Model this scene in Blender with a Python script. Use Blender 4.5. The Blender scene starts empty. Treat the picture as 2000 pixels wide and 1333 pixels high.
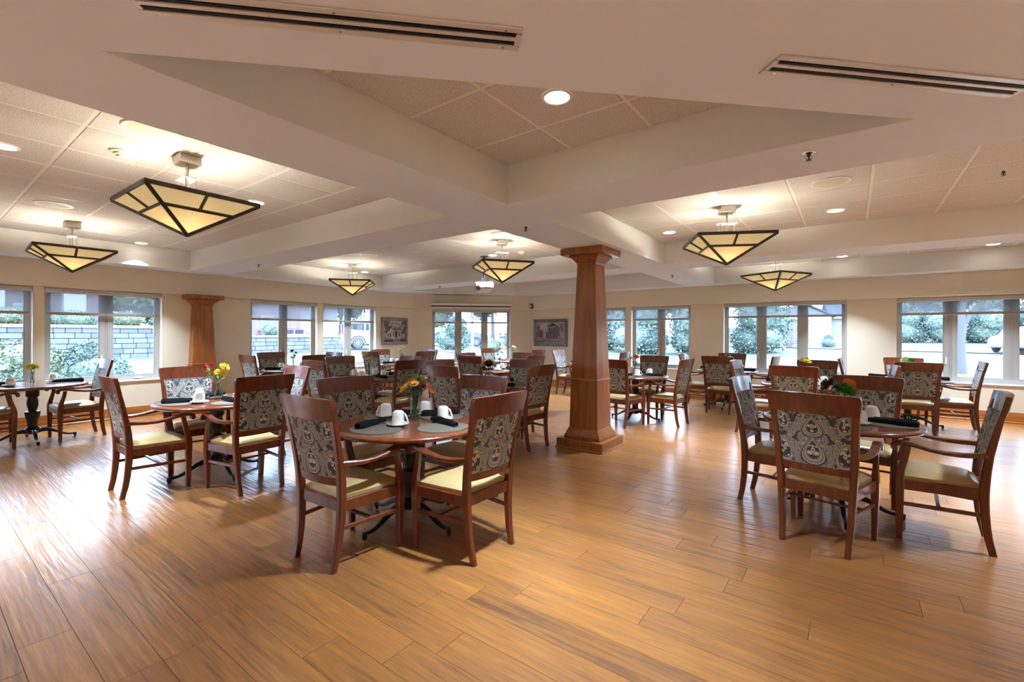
import bpy, bmesh, math, random
from mathutils import Vector, Matrix
from math import sin, cos, pi, radians, sqrt
random.seed(7)
sc = bpy.context.scene
C = sc.collection

# ------------------------------------------------------------------ camera, world, exposure
YAW, ROLL, CAMH, FPX = 0.63857, 0.004043, 1.41, 893.2
cd = bpy.data.cameras.new('camera'); cam = bpy.data.objects.new('camera', cd); C.objects.link(cam)
F = Vector((-sin(YAW), cos(YAW), 0)); R0 = Vector((cos(YAW), sin(YAW), 0)); U0 = Vector((0, 0, 1))
R1 = R0 * cos(ROLL) + U0 * sin(ROLL); U1 = U0 * cos(ROLL) - R0 * sin(ROLL)
m = Matrix((R1, U1, -F)).transposed().to_4x4(); m.translation = Vector((0, 0, CAMH)); cam.matrix_world = m
cd.sensor_width = 36; cd.lens = FPX / 2000 * 36; cd.shift_y = -13.5 / 2000; cd.clip_end = 400; cd.clip_start = 0.05
sc.camera = cam
w = bpy.data.worlds.new('sky'); sc.world = w; w.use_nodes = True
wn = w.node_tree.nodes; wl = w.node_tree.links
bg = wn['Background']
tc = wn.new('ShaderNodeTexCoord'); sx = wn.new('ShaderNodeSeparateXYZ'); rp = wn.new('ShaderNodeValToRGB')
wl.new(tc.outputs['Generated'], sx.inputs[0]); wl.new(sx.outputs['Z'], rp.inputs[0]); wl.new(rp.outputs[0], bg.inputs[0])
rp.color_ramp.elements[0].color = (0.66, 0.82, 1.10, 1); rp.color_ramp.elements[1].color = (0.52, 0.72, 1.10, 1)
SKY = 3.6
bg.inputs[1].default_value = SKY
sc.view_settings.view_transform = 'Standard'; sc.view_settings.look = 'None'
sc.view_settings.gamma = 1; sc.view_settings.use_curve_mapping = False
sc.view_settings.exposure = 2.2
P_PEND, P_DOWN = 9.8, 11.0        # lamp powers (W)

# ------------------------------------------------------------------ helpers
def mesh_obj(name, bm, mat, parent=None, smooth=None):
    me = bpy.data.meshes.new(name)
    bm.normal_update(); bm.to_mesh(me); bm.free()
    if isinstance(mat, (list, tuple)):
        for x in mat: me.materials.append(x)
    elif mat: me.materials.append(mat)
    if smooth is not None:
        me.shade_smooth(); me.set_sharp_from_angle(angle=radians(smooth))
    o = bpy.data.objects.new(name, me); C.objects.link(o)
    if parent: o.parent = parent
    return o
def inst(name, me, parent=None, loc=(0, 0, 0), rot=(0, 0, 0), scale=(1, 1, 1)):
    o = bpy.data.objects.new(name, me); C.objects.link(o)
    if parent: o.parent = parent
    o.location = loc; o.rotation_euler = rot; o.scale = scale
    return o
LABELS = {}
def tag(o, label=None, cat=None, group=None, kind=None):
    if label: o['label'] = label
    if cat: o['category'] = cat
    if group: o['group'] = group
    if kind: o['kind'] = kind
    return o
def thing(name, label, cat, loc=(0, 0, 0), rz=0, group=None):
    o = bpy.data.objects.new(name, None); C.objects.link(o); o.empty_display_size = .1
    o.location = loc; o.rotation_euler = (0, 0, rz)
    return tag(o, label, cat, group)
def dup(root, loc, rz, label=None, group=None):
    r = root.copy(); C.objects.link(r); r.location = loc; r.rotation_euler = (0, 0, rz)
    if label: r['label'] = label
    if group: r['group'] = group
    for ch in list(root.children):
        c = ch.copy(); C.objects.link(c); c.parent = r
        for g in ch.children:
            d = g.copy(); C.objects.link(d); d.parent = c
    return r
def box(bm, x0, y0, z0, x1, y1, z1, mi=0):
    v = [bm.verts.new(p) for p in ((x0,y0,z0),(x1,y0,z0),(x1,y1,z0),(x0,y1,z0),(x0,y0,z1),(x1,y0,z1),(x1,y1,z1),(x0,y1,z1))]
    fs = []
    for f in ((0,3,2,1),(4,5,6,7),(0,1,5,4),(1,2,6,5),(2,3,7,6),(3,0,4,7)):
        g = bm.faces.new([v[i] for i in f]); g.material_index = mi; fs.append(g)
    return v
def bbox(x0, y0, z0, x1, y1, z1, bev=0.0, seg=1):
    bm = bmesh.new(); box(bm, min(x0,x1), min(y0,y1), min(z0,z1), max(x0,x1), max(y0,y1), max(z0,z1))
    if bev: bmesh.ops.bevel(bm, geom=bm.edges[:], offset=bev, segments=seg, profile=.5, affect='EDGES')
    return bm
def prism(bm, pts, z0, z1, mi=0):
    a = sum(pts[i][0]*pts[(i+1)%len(pts)][1]-pts[(i+1)%len(pts)][0]*pts[i][1] for i in range(len(pts)))
    if a < 0: pts = pts[::-1]
    lo = [bm.verts.new((x, y, z0)) for x, y in pts]; hi = [bm.verts.new((x, y, z1)) for x, y in pts]
    n = len(pts)
    fs = [bm.faces.new(lo[::-1]), bm.faces.new(hi)]
    for i in range(n): fs.append(bm.faces.new((lo[i], lo[(i+1)%n], hi[(i+1)%n], hi[i])))
    for f in fs: f.material_index = mi
def lathe(bm, prof, n=24, cx=0, cy=0, cap=True, mi=0):
    rings = []
    for z, r in prof:
        rings.append([bm.verts.new((cx + r*cos(2*pi*i/n), cy + r*sin(2*pi*i/n), z)) for i in range(n)])
    for a, b in zip(rings, rings[1:]):
        up = 1
        for i in range(n):
            f = bm.faces.new((a[i], a[(i+1)%n], b[(i+1)%n], b[i])); f.material_index = mi
    if cap:
        try:
            bm.faces.new(rings[0][::-1]).material_index = mi; bm.faces.new(rings[-1]).material_index = mi
        except Exception: pass
    return rings
def sweep(bm, path, a1, a2, sizes, ch=0.25, closed=True):
    """rings along path; fixed axes a1,a2; sizes=(half1,half2); chamfered corners"""
    a1 = Vector(a1); a2 = Vector(a2); rings = []
    for p, (h1, h2) in zip(path, sizes):
        p = Vector(p); c = min(h1, h2)*ch; q = []
        for s1, s2, k in ((1,1,0),(1,1,1),(-1,1,1),(-1,1,0),(-1,-1,0),(-1,-1,1),(1,-1,1),(1,-1,0)):
            u = h1 - (c if k else 0); v_ = h2 - (0 if k else c)
            q.append(bm.verts.new(p + a1*s1*u + a2*s2*v_))
        rings.append(q)
    n = 8
    for a, b in zip(rings, rings[1:]):
        for i in range(n): bm.faces.new((a[i], a[(i+1)%n], b[(i+1)%n], b[i]))
    if closed: bm.faces.new(rings[0][::-1]); bm.faces.new(rings[-1])
    bmesh.ops.recalc_face_normals(bm, faces=bm.faces)
def tube(bm, path, r, n=8, rad=None):
    path = [Vector(p) for p in path]; rings = []
    for i, p in enumerate(path):
        t = (path[min(i+1, len(path)-1)] - path[max(i-1, 0)]).normalized()
        a = t.cross(Vector((0, 0, 1)));
        if a.length < .05: a = t.cross(Vector((1, 0, 0)))
        a.normalize(); b = t.cross(a).normalized(); rr = rad[i] if rad else r
        rings.append([bm.verts.new(p + a*rr*cos(2*pi*k/n) + b*rr*sin(2*pi*k/n)) for k in range(n)])
    for a, b in zip(rings, rings[1:]):
        for k in range(n): bm.faces.new((a[k], b[k], b[(k+1)%n], a[(k+1)%n]))
    bm.faces.new(rings[0]); bm.faces.new(rings[-1][::-1])
    bmesh.ops.recalc_face_normals(bm, faces=bm.faces)
def blob(bm, c, r, sub=1, sz=(1, 1, 1)):
    g = bmesh.ops.create_icosphere(bm, subdivisions=sub, radius=r)
    for v in g['verts']: v.co = Vector((v.co.x*sz[0], v.co.y*sz[1], v.co.z*sz[2])) + Vector(c)
    return g['verts']
def xf(bm, M):
    bmesh.ops.transform(bm, matrix=M, verts=bm.verts); return bm

# ------------------------------------------------------------------ materials
def new_mat(name):
    m_ = bpy.data.materials.new(name); m_.use_nodes = True
    return m_, m_.node_tree.nodes, m_.node_tree.links, m_.node_tree.nodes['Principled BSDF']
def plain(name, col, rough=.5, metal=0, spec=.5, bump=0, bscale=200, coat=0, sheen=0):
    m_, n, l, b = new_mat(name)
    b.inputs['Base Color'].default_value = (*col, 1); b.inputs['Roughness'].default_value = rough
    b.inputs['Metallic'].default_value = metal; b.inputs['Specular IOR Level'].default_value = spec
    if coat: b.inputs['Coat Weight'].default_value = coat; b.inputs['Coat Roughness'].default_value = .15
    if sheen: b.inputs['Sheen Weight'].default_value = sheen
    if bump:
        t = n.new('ShaderNodeTexCoord'); no = n.new('ShaderNodeTexNoise'); bp = n.new('ShaderNodeBump')
        no.inputs['Scale'].default_value = bscale; no.inputs['Detail'].default_value = 3
        l.new(t.outputs['Object'], no.inputs['Vector']); l.new(no.outputs['Fac'], bp.inputs['Height'])
        bp.inputs['Strength'].default_value = bump; bp.inputs['Distance'].default_value = .01
        l.new(bp.outputs[0], b.inputs['Normal'])
    return m_
def wood(name, c1, c2, c3, scale=(30, 30, 2.2), rough=.35, coat=.3, bump=.08, world=False, var=.15):
    m_, n, l, b = new_mat(name)
    t = n.new('ShaderNodeTexCoord'); mp = n.new('ShaderNodeMapping'); mp.inputs['Scale'].default_value = scale
    oi = n.new('ShaderNodeObjectInfo'); ad = n.new('ShaderNodeVectorMath'); ad.operation = 'ADD'
    cb = n.new('ShaderNodeCombineXYZ'); ml = n.new('ShaderNodeMath'); ml.operation = 'MULTIPLY'; ml.inputs[1].default_value = 37.
    l.new(oi.outputs['Random'], ml.inputs[0]); l.new(ml.outputs[0], cb.inputs[0]); l.new(ml.outputs[0], cb.inputs[2])
    l.new(t.outputs['Object'], mp.inputs[0]); l.new(mp.outputs[0], ad.inputs[0]); l.new(cb.outputs[0], ad.inputs[1])
    no = n.new('ShaderNodeTexNoise'); no.inputs['Scale'].default_value = 1.0; no.inputs['Detail'].default_value = 6; no.inputs['Distortion'].default_value = .6
    l.new(ad.outputs[0], no.inputs['Vector'])
    r = n.new('ShaderNodeValToRGB'); e = r.color_ramp.elements
    e[0].position = .3; e[0].color = (*c1, 1); e[1].position = .72; e[1].color = (*c3, 1)
    k = r.color_ramp.elements.new(.5); k.color = (*c2, 1)
    l.new(no.outputs['Fac'], r.inputs[0]); l.new(r.outputs[0], b.inputs['Base Color'])
    b.inputs['Roughness'].default_value = rough; b.inputs['Coat Weight'].default_value = coat; b.inputs['Coat Roughness'].default_value = .12
    bp = n.new('ShaderNodeBump'); bp.inputs['Strength'].default_value = bump; bp.inputs['Distance'].default_value = .004
    l.new(no.outputs['Fac'], bp.inputs['Height']); l.new(bp.outputs[0], b.inputs['Normal'])
    return m_
M = {}
M['cherry'] = wood('cherry_wood', (.085,.015,.004), (.135,.026,.007), (.185,.040,.011), (26,26,3), .32, .45)
M['table'] = wood('table_wood', (.13,.030,.011), (.18,.044,.016), (.225,.060,.022), (5,26,26), .26, .5, .03)
M['oak'] = wood('oak_column', (.20,.060,.010), (.31,.10,.016), (.40,.14,.026), (30,30,1.6), .36, .35, .1)
M['oakbase'] = wood('oak_base', (.28,.085,.014), (.42,.14,.025), (.52,.19,.040), (1.8,1.8,34), .35, .3, .1)
M['wall'] = plain('wall_paint', (.75,.67,.52), .75, spec=.25, bump=.05, bscale=350)
M['bulk'] = plain('bulkhead_paint', (.75,.68,.54), .75, spec=.25, bump=.05, bscale=350)
M['soffit'] = plain('soffit_paint', (.73,.76,.83), .75, spec=.25, bump=.08, bscale=420)
M['coffer'] = plain('coffer_paint', (.76,.77,.76), .75, spec=.25, bump=.05, bscale=350)
M['frame'] = plain('window_frame', (.40,.385,.35), .4)
M['white'] = plain('white_enamel', (.80,.78,.74), .35)
M['grid'] = plain('ceiling_grid_white', (.72,.68,.62), .5)
M['alu'] = plain('satin_nickel', (.62,.58,.50), .35, .8)
M['diffmetal'] = plain('diffuser_metal', (.72,.68,.66), .3, .35)
M['black'] = plain('black_iron', (.012,.012,.014), .32, spec=.6)
M['dark'] = plain('dark_void', (.01,.01,.012), .8)
M['bronze'] = plain('bronze_frame', (.055,.040,.028), .42, .3)
M['china'] = plain('white_china', (.86,.85,.80), .2, spec=.6)
M['napkin'] = plain('black_linen', (.010,.010,.011), .9, spec=.2, bump=.35, bscale=900)
M['mat'] = plain('woven_placemat', (.155,.142,.105), .8, bump=.5, bscale=700)
M['vinyl'] = plain('cream_vinyl', (.48,.345,.150), .34, spec=.5, bump=.04, bscale=120)
M['outwhite'] = plain('outdoor_white_paint', (.27,.27,.27), .5)
M['steel'] = plain('chrome', (.75,.75,.75), .15, 1)
M['red'] = plain('alarm_red', (.28,.02,.015), .4)
M['speaker'] = plain('speaker_grille', (.60,.57,.44), .7, bump=.3, bscale=1500)
M['cream_plastic'] = plain('cream_plastic', (.74,.68,.54), .5)
def tile_mat():
    m_, n, l, b = new_mat('acoustic_tile')
    t = n.new('ShaderNodeNewGeometry'); no = n.new('ShaderNodeTexNoise'); no.inputs['Scale'].default_value = 130; no.inputs['Detail'].default_value = 4
    l.new(t.outputs['Position'], no.inputs['Vector'])
    r = n.new('ShaderNodeValToRGB'); r.color_ramp.elements[0].position = .32; r.color_ramp.elements[0].color = (.44,.40,.38,1)
    r.color_ramp.elements[1].position = .6; r.color_ramp.elements[1].color = (.68,.65,.62,1)
    l.new(no.outputs['Fac'], r.inputs[0]); l.new(r.outputs[0], b.inputs['Base Color']); b.inputs['Roughness'].default_value = .85
    b.inputs['Specular IOR Level'].default_value = .2
    bp = n.new('ShaderNodeBump'); bp.inputs['Strength'].default_value = .35; bp.inputs['Distance'].default_value = .004
    l.new(no.outputs['Fac'], bp.inputs['Height']); l.new(bp.outputs[0], b.inputs['Normal'])
    return m_
M['tile'] = tile_mat()
def glass_mat(name, tint=(1,1,1), refl=.06):
    m_, n, l, b = new_mat(name); n.remove(b)
    o = n['Material Output']; tr = n.new('ShaderNodeBsdfTransparent'); gl = n.new('ShaderNodeBsdfGlossy'); mx = n.new('ShaderNodeMixShader')
    lw = n.new('ShaderNodeLayerWeight'); lw.inputs[0].default_value = .25; mu = n.new('ShaderNodeMath'); mu.operation = 'MULTIPLY'; mu.inputs[1].default_value = refl*4
    l.new(lw.outputs['Facing'], mu.inputs[0]); l.new(mu.outputs[0], mx.inputs[0])
    tr.inputs[0].default_value = (*tint, 1); gl.inputs['Roughness'].default_value = .03
    l.new(tr.outputs[0], mx.inputs[1]); l.new(gl.outputs[0], mx.inputs[2]); l.new(mx.outputs[0], o.inputs[0])
    return m_
M['glass'] = glass_mat('window_glass', (.96,.98,.98), .04)
M['vase'] = glass_mat('vase_glass', (.86,.92,.90), .14)
def shade_mat():
    m_, n, l, b = new_mat('shade_screen_fabric'); n.remove(b); o = n['Material Output']
    tr = n.new('ShaderNodeBsdfTransparent'); df = n.new('ShaderNodeBsdfDiffuse'); tl = n.new('ShaderNodeBsdfTranslucent'); a = n.new('ShaderNodeMixShader'); c = n.new('ShaderNodeMixShader')
    df.inputs[0].default_value = (.30,.30,.31,1); tl.inputs[0].default_value = (.20,.20,.21,1)
    a.inputs[0].default_value = .5; l.new(df.outputs[0], a.inputs[1]); l.new(tl.outputs[0], a.inputs[2])
    c.inputs[0].default_value = .42; l.new(tr.outputs[0], c.inputs[1]); l.new(a.outputs[0], c.inputs[2]); l.new(c.outputs[0], o.inputs[0])
    return m_
M['shade'] = shade_mat()
M['shadebar'] = plain('shade_bar', (.36,.31,.25), .6)
M['shadecase'] = plain('shade_case', (.52,.50,.48), .5)
def lampglass():
    m_, n, l, b = new_mat('amber_art_glass'); n.remove(b); o = n['Material Output']
    em = n.new('ShaderNodeEmission'); tl = n.new('ShaderNodeBsdfTranslucent'); ad = n.new('ShaderNodeAddShader')
    em.inputs[0].default_value = (1.0,.74,.36,1); em.inputs[1].default_value = .50; tl.inputs[0].default_value = (.15,.112,.070,1)
    t = n.new('ShaderNodeTexCoord'); no = n.new('ShaderNodeTexNoise'); no.inputs['Scale'].default_value = 5
    r = n.new('ShaderNodeMapRange'); r.inputs[3].default_value = .085; r.inputs[4].default_value = .12
    l.new(t.outputs['Object'], no.inputs['Vector']); l.new(no.outputs['Fac'], r.inputs[0]); l.new(r.outputs[0], em.inputs[1])
    l.new(em.outputs[0], ad.inputs[0]); l.new(tl.outputs[0], ad.inputs[1]); l.new(ad.outputs[0], o.inputs[0])
    return m_
M['lampglass'] = lampglass()
def emis(name, col, s):
    m_, n, l, b = new_mat(name); b.inputs['Base Color'].default_value = (*col, 1)
    b.inputs['Emission Color'].default_value = (*col, 1); b.inputs['Emission Strength'].default_value = s
    return m_
M['bulb'] = emis('downlight_lens', (1,.93,.80), 5)
def floor_mat():
    m_, n, l, b = new_mat('vinyl_plank')
    g = n.new('ShaderNodeNewGeometry'); oi = n.new('ShaderNodeObjectInfo')
    rnd = n.new('ShaderNodeMath'); rnd.operation = 'ADD'; l.new(g.outputs['Random Per Island'], rnd.inputs[0]); l.new(oi.outputs['Random'], rnd.inputs[1])
    fr = n.new('ShaderNodeMath'); fr.operation = 'FRACT'; l.new(rnd.outputs[0], fr.inputs[0])
    off = n.new('ShaderNodeMath'); off.operation = 'MULTIPLY'; off.inputs[1].default_value = 53; l.new(fr.outputs[0], off.inputs[0])
    cb = n.new('ShaderNodeCombineXYZ'); l.new(off.outputs[0], cb.inputs[0]); l.new(off.outputs[0], cb.inputs[2])
    def grain(scale, detail, dist, rough=.5):
        mp = n.new('ShaderNodeMapping'); mp.inputs['Scale'].default_value = scale; l.new(g.outputs['Position'], mp.inputs[0])
        ad = n.new('ShaderNodeVectorMath'); l.new(mp.outputs[0], ad.inputs[0]); l.new(cb.outputs[0], ad.inputs[1])
        no = n.new('ShaderNodeTexNoise'); no.inputs['Scale'].default_value = 1; no.inputs['Detail'].default_value = detail
        no.inputs['Distortion'].default_value = dist; no.inputs['Roughness'].default_value = rough
        l.new(ad.outputs[0], no.inputs['Vector']); return no
    big = grain((.8, 11, 1), 3, 1.2); fine = grain((5, 95, 1), 4, .4, .6); cath = grain((1.6, 22, 1), 2, 2.2)
    mix = n.new('ShaderNodeMix'); mix.data_type = 'FLOAT'; mix.inputs[0].default_value = .48
    l.new(big.outputs['Fac'], mix.inputs[2]); l.new(fine.outputs['Fac'], mix.inputs[3])
    mix2 = n.new('ShaderNodeMix'); mix2.data_type = 'FLOAT'; mix2.inputs[0].default_value = .3
    l.new(mix.outputs[0], mix2.inputs[2]); l.new(cath.outputs['Fac'], mix2.inputs[3])
    sh = n.new('ShaderNodeMath'); sh.operation = 'MULTIPLY_ADD'; sh.inputs[1].default_value = .09; l.new(fr.outputs[0], sh.inputs[0])
    sb = n.new('ShaderNodeMath'); sb.operation = 'SUBTRACT'; sb.inputs[1].default_value = .045; l.new(mix2.outputs[0], sb.inputs[0]); l.new(sb.outputs[0], sh.inputs[2])
    r = n.new('ShaderNodeValToRGB'); e = r.color_ramp.elements
    e[0].position = .36; e[0].color = (.15,.064,.024,1); e[1].position = .65; e[1].color = (.44,.19,.038,1)
    k = e.new(.45); k.color = (.27,.113,.033,1); k = e.new(.54); k.color = (.335,.138,.034,1)
    l.new(sh.outputs[0], r.inputs[0]); l.new(r.outputs[0], b.inputs['Base Color'])
    b.inputs['Roughness'].default_value = .34; b.inputs['Specular IOR Level'].default_value = .5
    b.inputs['Coat Weight'].default_value = .62; b.inputs['Coat Roughness'].default_value = .20; b.inputs['Coat IOR'].default_value = 1.65
    # hand-scraped undulation along the boards plus fine grain relief
    mpw = n.new('ShaderNodeMapping'); mpw.inputs['Scale'].default_value = (2.2, 30, 1); l.new(g.outputs['Position'], mpw.inputs[0])
    wv = n.new('ShaderNodeTexNoise'); wv.inputs['Scale'].default_value = 1; wv.inputs['Detail'].default_value = 2; l.new(mpw.outputs[0], wv.inputs['Vector'])
    b1 = n.new('ShaderNodeBump'); b1.inputs['Strength'].default_value = .7; b1.inputs['Distance'].default_value = .006; l.new(wv.outputs['Fac'], b1.inputs['Height'])
    b2 = n.new('ShaderNodeBump'); b2.inputs['Strength'].default_value = .13; b2.inputs['Distance'].default_value = .0015
    l.new(fine.outputs['Fac'], b2.inputs['Height']); l.new(b1.outputs[0], b2.inputs['Normal']); l.new(b2.outputs[0], b.inputs['Normal'])
    l.new(b2.outputs[0], b.inputs['Coat Normal'])
    return m_
M['floor'] = floor_mat()
def fabric_mat():
    """grey, charcoal and cream paisley damask printed on the chair backs (object x / z)"""
    m_, n, l, b = new_mat('paisley_damask')
    t = n.new('ShaderNodeTexCoord'); s = n.new('ShaderNodeSeparateXYZ'); l.new(t.outputs['Object'], s.inputs[0])
    def mth(op, a, b_=None, c=None):
        q = n.new('ShaderNodeMath'); q.operation = op
        for i, v_ in enumerate((a, b_, c)):
            if v_ is None: continue
            if isinstance(v_, (int, float)): q.inputs[i].default_value = v_
            else: l.new(v_, q.inputs[i])
        return q.outputs[0]
    ax = mth('ABSOLUTE', s.outputs['X']); z = s.outputs['Z']
    def tear(cx, cz, w_, h_):
        """distance field of a teardrop, point upward; 1 at outline"""
        dx = mth('DIVIDE', mth('SUBTRACT', ax, cx), w_); dz = mth('DIVIDE', mth('SUBTRACT', z, cz), h_)
        wid = mth('MULTIPLY_ADD', dz, -.55, 1.0); wid = mth('MAXIMUM', wid, .22)
        dx = mth('DIVIDE', dx, wid)
        return mth('SQRT', mth('ADD', mth('MULTIPLY', dx, dx), mth('MULTIPLY', dz, dz)))
    no = n.new('ShaderNodeTexNoise'); no.inputs['Scale'].default_value = 14; no.inputs['Detail'].default_value = 2
    cbx = n.new('ShaderNodeCombineXYZ'); l.new(ax, cbx.inputs[0]); l.new(z, cbx.inputs[2]); l.new(cbx.outputs[0], no.inputs['Vector'])
    wob = mth('MULTIPLY_ADD', no.outputs['Fac'], .5, -.25)
    def ramp(v_, stops):
        r = n.new('ShaderNodeValToRGB'); r.color_ramp.interpolation = 'CONSTANT'; e = r.color_ramp.elements
        e[0].position = stops[0][0]; e[0].color = (*stops[0][1], 1); e[1].position = stops[1][0]; e[1].color = (*stops[1][1], 1)
        for p, c in stops[2:]: k = e.new(p); k.color = (*c, 1)
        l.new(v_, r.inputs[0]); return r.outputs[0]
    CR, DK, MD, LG = (.60,.57,.47), (.060,.064,.072), (.20,.207,.21), (.38,.375,.34)
    def mix(f, a, b_):
        q = n.new('ShaderNodeMix'); q.data_type = 'RGBA'; l.new(f, q.inputs[0]); l.new(a, q.inputs[6]); l.new(b_, q.inputs[7]); return q.outputs[2]
    # field of swirling vines
    wa = n.new('ShaderNodeTexWave'); wa.wave_type = 'BANDS'; wa.inputs['Scale'].default_value = 3.6; wa.inputs['Distortion'].default_value = 14
    wa.inputs['Detail'].default_value = 3; wa.inputs['Detail Scale'].default_value = 1.6; wa.inputs['Detail Roughness'].default_value = .6
    sv = n.new('ShaderNodeCombineXYZ'); l.new(mth('MULTIPLY', ax, 1.9), sv.inputs[0]); l.new(mth('MULTIPLY', z, .8), sv.inputs[2]); l.new(sv.outputs[0], wa.inputs['Vector'])
    vo = n.new('ShaderNodeTexVoronoi'); vo.inputs['Scale'].default_value = 42; l.new(cbx.outputs[0], vo.inputs['Vector'])
    base = ramp(wa.outputs['Fac'], [(0, MD), (.10, CR), (.20, DK), (.26, MD), (.42, LG), (.50, CR), (.58, DK), (.64, MD), (.78, CR), (.88, MD)])
    dots = ramp(vo.outputs['Distance'], [(0, CR), (.16, DK), (.24, LG), (.42, MD), (.5, DK)])
    sel = mth('GREATER_THAN', no.outputs['Fac'], .55)
    col = mix(sel, base, dots)
    lace = ramp(vo.outputs['Distance'], [(0, MD), (.13, CR), (.46, DK)])
    for (cx, cz, w_, h_, halo) in ((.172, .64, .034, .070, 1.35), (.175, .845, .026, .050, 1.35), (0, .815, .030, .046, 1.75), (0, .655, .036, .062, 1.75)):
        d = mth('ADD', tear(cx, cz, w_, h_), mth('MULTIPLY', wob, .5))
        c = ramp(mth('MULTIPLY', d, .4), [(0, DK), (.05, CR), (.12, MD), (.15, CR), (.30, CR), (.36, DK), (.40, LG), (.50, MD), (.56, CR), (.60, DK), (.66, MD)])
        leafy_ = mth('MULTIPLY', mth('GREATER_THAN', d, .35), mth('LESS_THAN', d, .92))
        c = mix(leafy_, c, lace)
        col = mix(mth('LESS_THAN', d, halo), col, c)
    l.new(col, b.inputs['Base Color']); b.inputs['Roughness'].default_value = .75; b.inputs['Specular IOR Level'].default_value = .4
    return m_
M['fabric'] = fabric_mat()
M['piping'] = plain('fabric_piping', (.20,.19,.16), .7)
def leafy(name, cols, rough=.6, trans=.25):
    m_, n, l, b = new_mat(name)
    g = n.new('ShaderNodeNewGeometry'); r = n.new('ShaderNodeValToRGB'); e = r.color_ramp.elements
    e[0].color = (*cols[0], 1); e[1].color = (*cols[-1], 1)
    for i, c in enumerate(cols[1:-1]): k = e.new((i+1)/(len(cols)-1)); k.color = (*c, 1)
    l.new(g.outputs['Random Per Island'], r.inputs[0]); l.new(r.outputs[0], b.inputs['Base Color']); b.inputs['Roughness'].default_value = rough
    return m_
M['leaf'] = leafy('tree_leaves', [(.05,.085,.06),(.085,.13,.085),(.14,.18,.11),(.065,.10,.085)])
M['leafblue'] = leafy('evergreen_leaves', [(.06,.095,.08),(.10,.14,.115),(.16,.20,.165),(.075,.115,.10)])
M['leafyel'] = leafy('yellow_green_leaves', [(.085,.12,.055),(.13,.16,.075),(.15,.155,.10),(.07,.105,.06)])
M['stemgreen'] = plain('stem_green', (.055,.14,.03), .5)
M['leafdark'] = plain('bouquet_leaf', (.06,.16,.035), .5)
M['bark'] = plain('bark', (.10,.095,.10), .9, bump=.5, bscale=20)
M['grass'] = plain('lawn_grass', (.082,.100,.064), .9, bump=.4, bscale=8)
M['concrete'] = plain('concrete', (.22,.215,.205), .85)
M['asphalt'] = plain('asphalt', (.12,.12,.125), .85)
M['mulch'] = plain('red_mulch', (.15,.09,.085), .9)
def block_mat(name, a, b_):
    m_, n, l, b = new_mat(name); oi = n.new('ShaderNodeObjectInfo'); g = n.new('ShaderNodeNewGeometry')
    ad = n.new('ShaderNodeMath'); l.new(oi.outputs['Random'], ad.inputs[0]); l.new(g.outputs['Random Per Island'], ad.inputs[1])
    fr = n.new('ShaderNodeMath'); fr.operation = 'FRACT'; l.new(ad.outputs[0], fr.inputs[0])
    r = n.new('ShaderNodeValToRGB'); r.color_ramp.elements[0].color = (*a, 1); r.color_ramp.elements[1].color = (*b_, 1)
    no = n.new('ShaderNodeTexNoise'); no.inputs['Scale'].default_value = 14; no.inputs['Detail'].default_value = 5
    l.new(g.outputs['Position'], no.inputs['Vector'])
    mx = n.new('ShaderNodeMath'); mx.operation = 'MULTIPLY_ADD'; mx.inputs[1].default_value = .5; l.new(fr.outputs[0], mx.inputs[0])
    hf = n.new('ShaderNodeMath'); hf.operation = 'MULTIPLY'; hf.inputs[1].default_value = .5; l.new(no.outputs['Fac'], hf.inputs[0]); l.new(hf.outputs[0], mx.inputs[2])
    l.new(mx.outputs[0], r.inputs[0]); l.new(r.outputs[0], b.inputs['Base Color']); b.inputs['Roughness'].default_value = .9
    bp = n.new('ShaderNodeBump'); bp.inputs['Strength'].default_value = .5; bp.inputs['Distance'].default_value = .02; l.new(no.outputs['Fac'], bp.inputs['Height']); l.new(bp.outputs[0], b.inputs['Normal'])
    return m_
M['block'] = block_mat('retaining_block', (.085,.09,.115), (.18,.18,.185))
M['stone'] = block_mat('pillar_stone', (.12,.095,.085), (.24,.21,.19))
M['carwhite'] = plain('car_white', (.26,.26,.28), .2, coat=.6)
M['carred'] = plain('car_red', (.30,.03,.04), .2, coat=.6)
M['carblue'] = plain('car_blue', (.02,.03,.06), .2, coat=.6)
M['carglass'] = plain('car_glass', (.03,.04,.05), .08, spec=.8)
M['tyre'] = plain('tyre', (.035,.04,.05), .8)
M['rim'] = plain('alloy', (.25,.25,.27), .3, .5)
M['lampred'] = plain('tail_lamp', (.35,.03,.04), .3)
M['siding'] = plain('white_siding', (.25,.25,.255), .7)
M['roofgrey'] = plain('roof_shingle', (.085,.095,.12), .9)
M['brick'] = plain('pink_brick', (.17,.13,.13), .9)

# ------------------------------------------------------------------ room dimensions
K = 1.02
BZ, CZ, ZB = 1.41 + 1.048*K, 1.41 + 1.368*K, 1.41 + .671*K    # soffit plane, tile plane, bulkhead bottom
XW, YW, CW = -9.62, 10.76, 18.03                             # walls: left plane X, right plane Y, chamfer Y-X
XB, YB, CB = -9.527, 10.583, 17.87                           # bulkhead faces
x1, x2 = -2.291, -2.913
y1, y2, y3, y4, y5 = 3.001, 3.629, 6.963, 7.591, 10.22
xa = -9.09
BX, BY = 6.5, -5.5                                            # far extents behind the camera
SILL = .61

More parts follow.
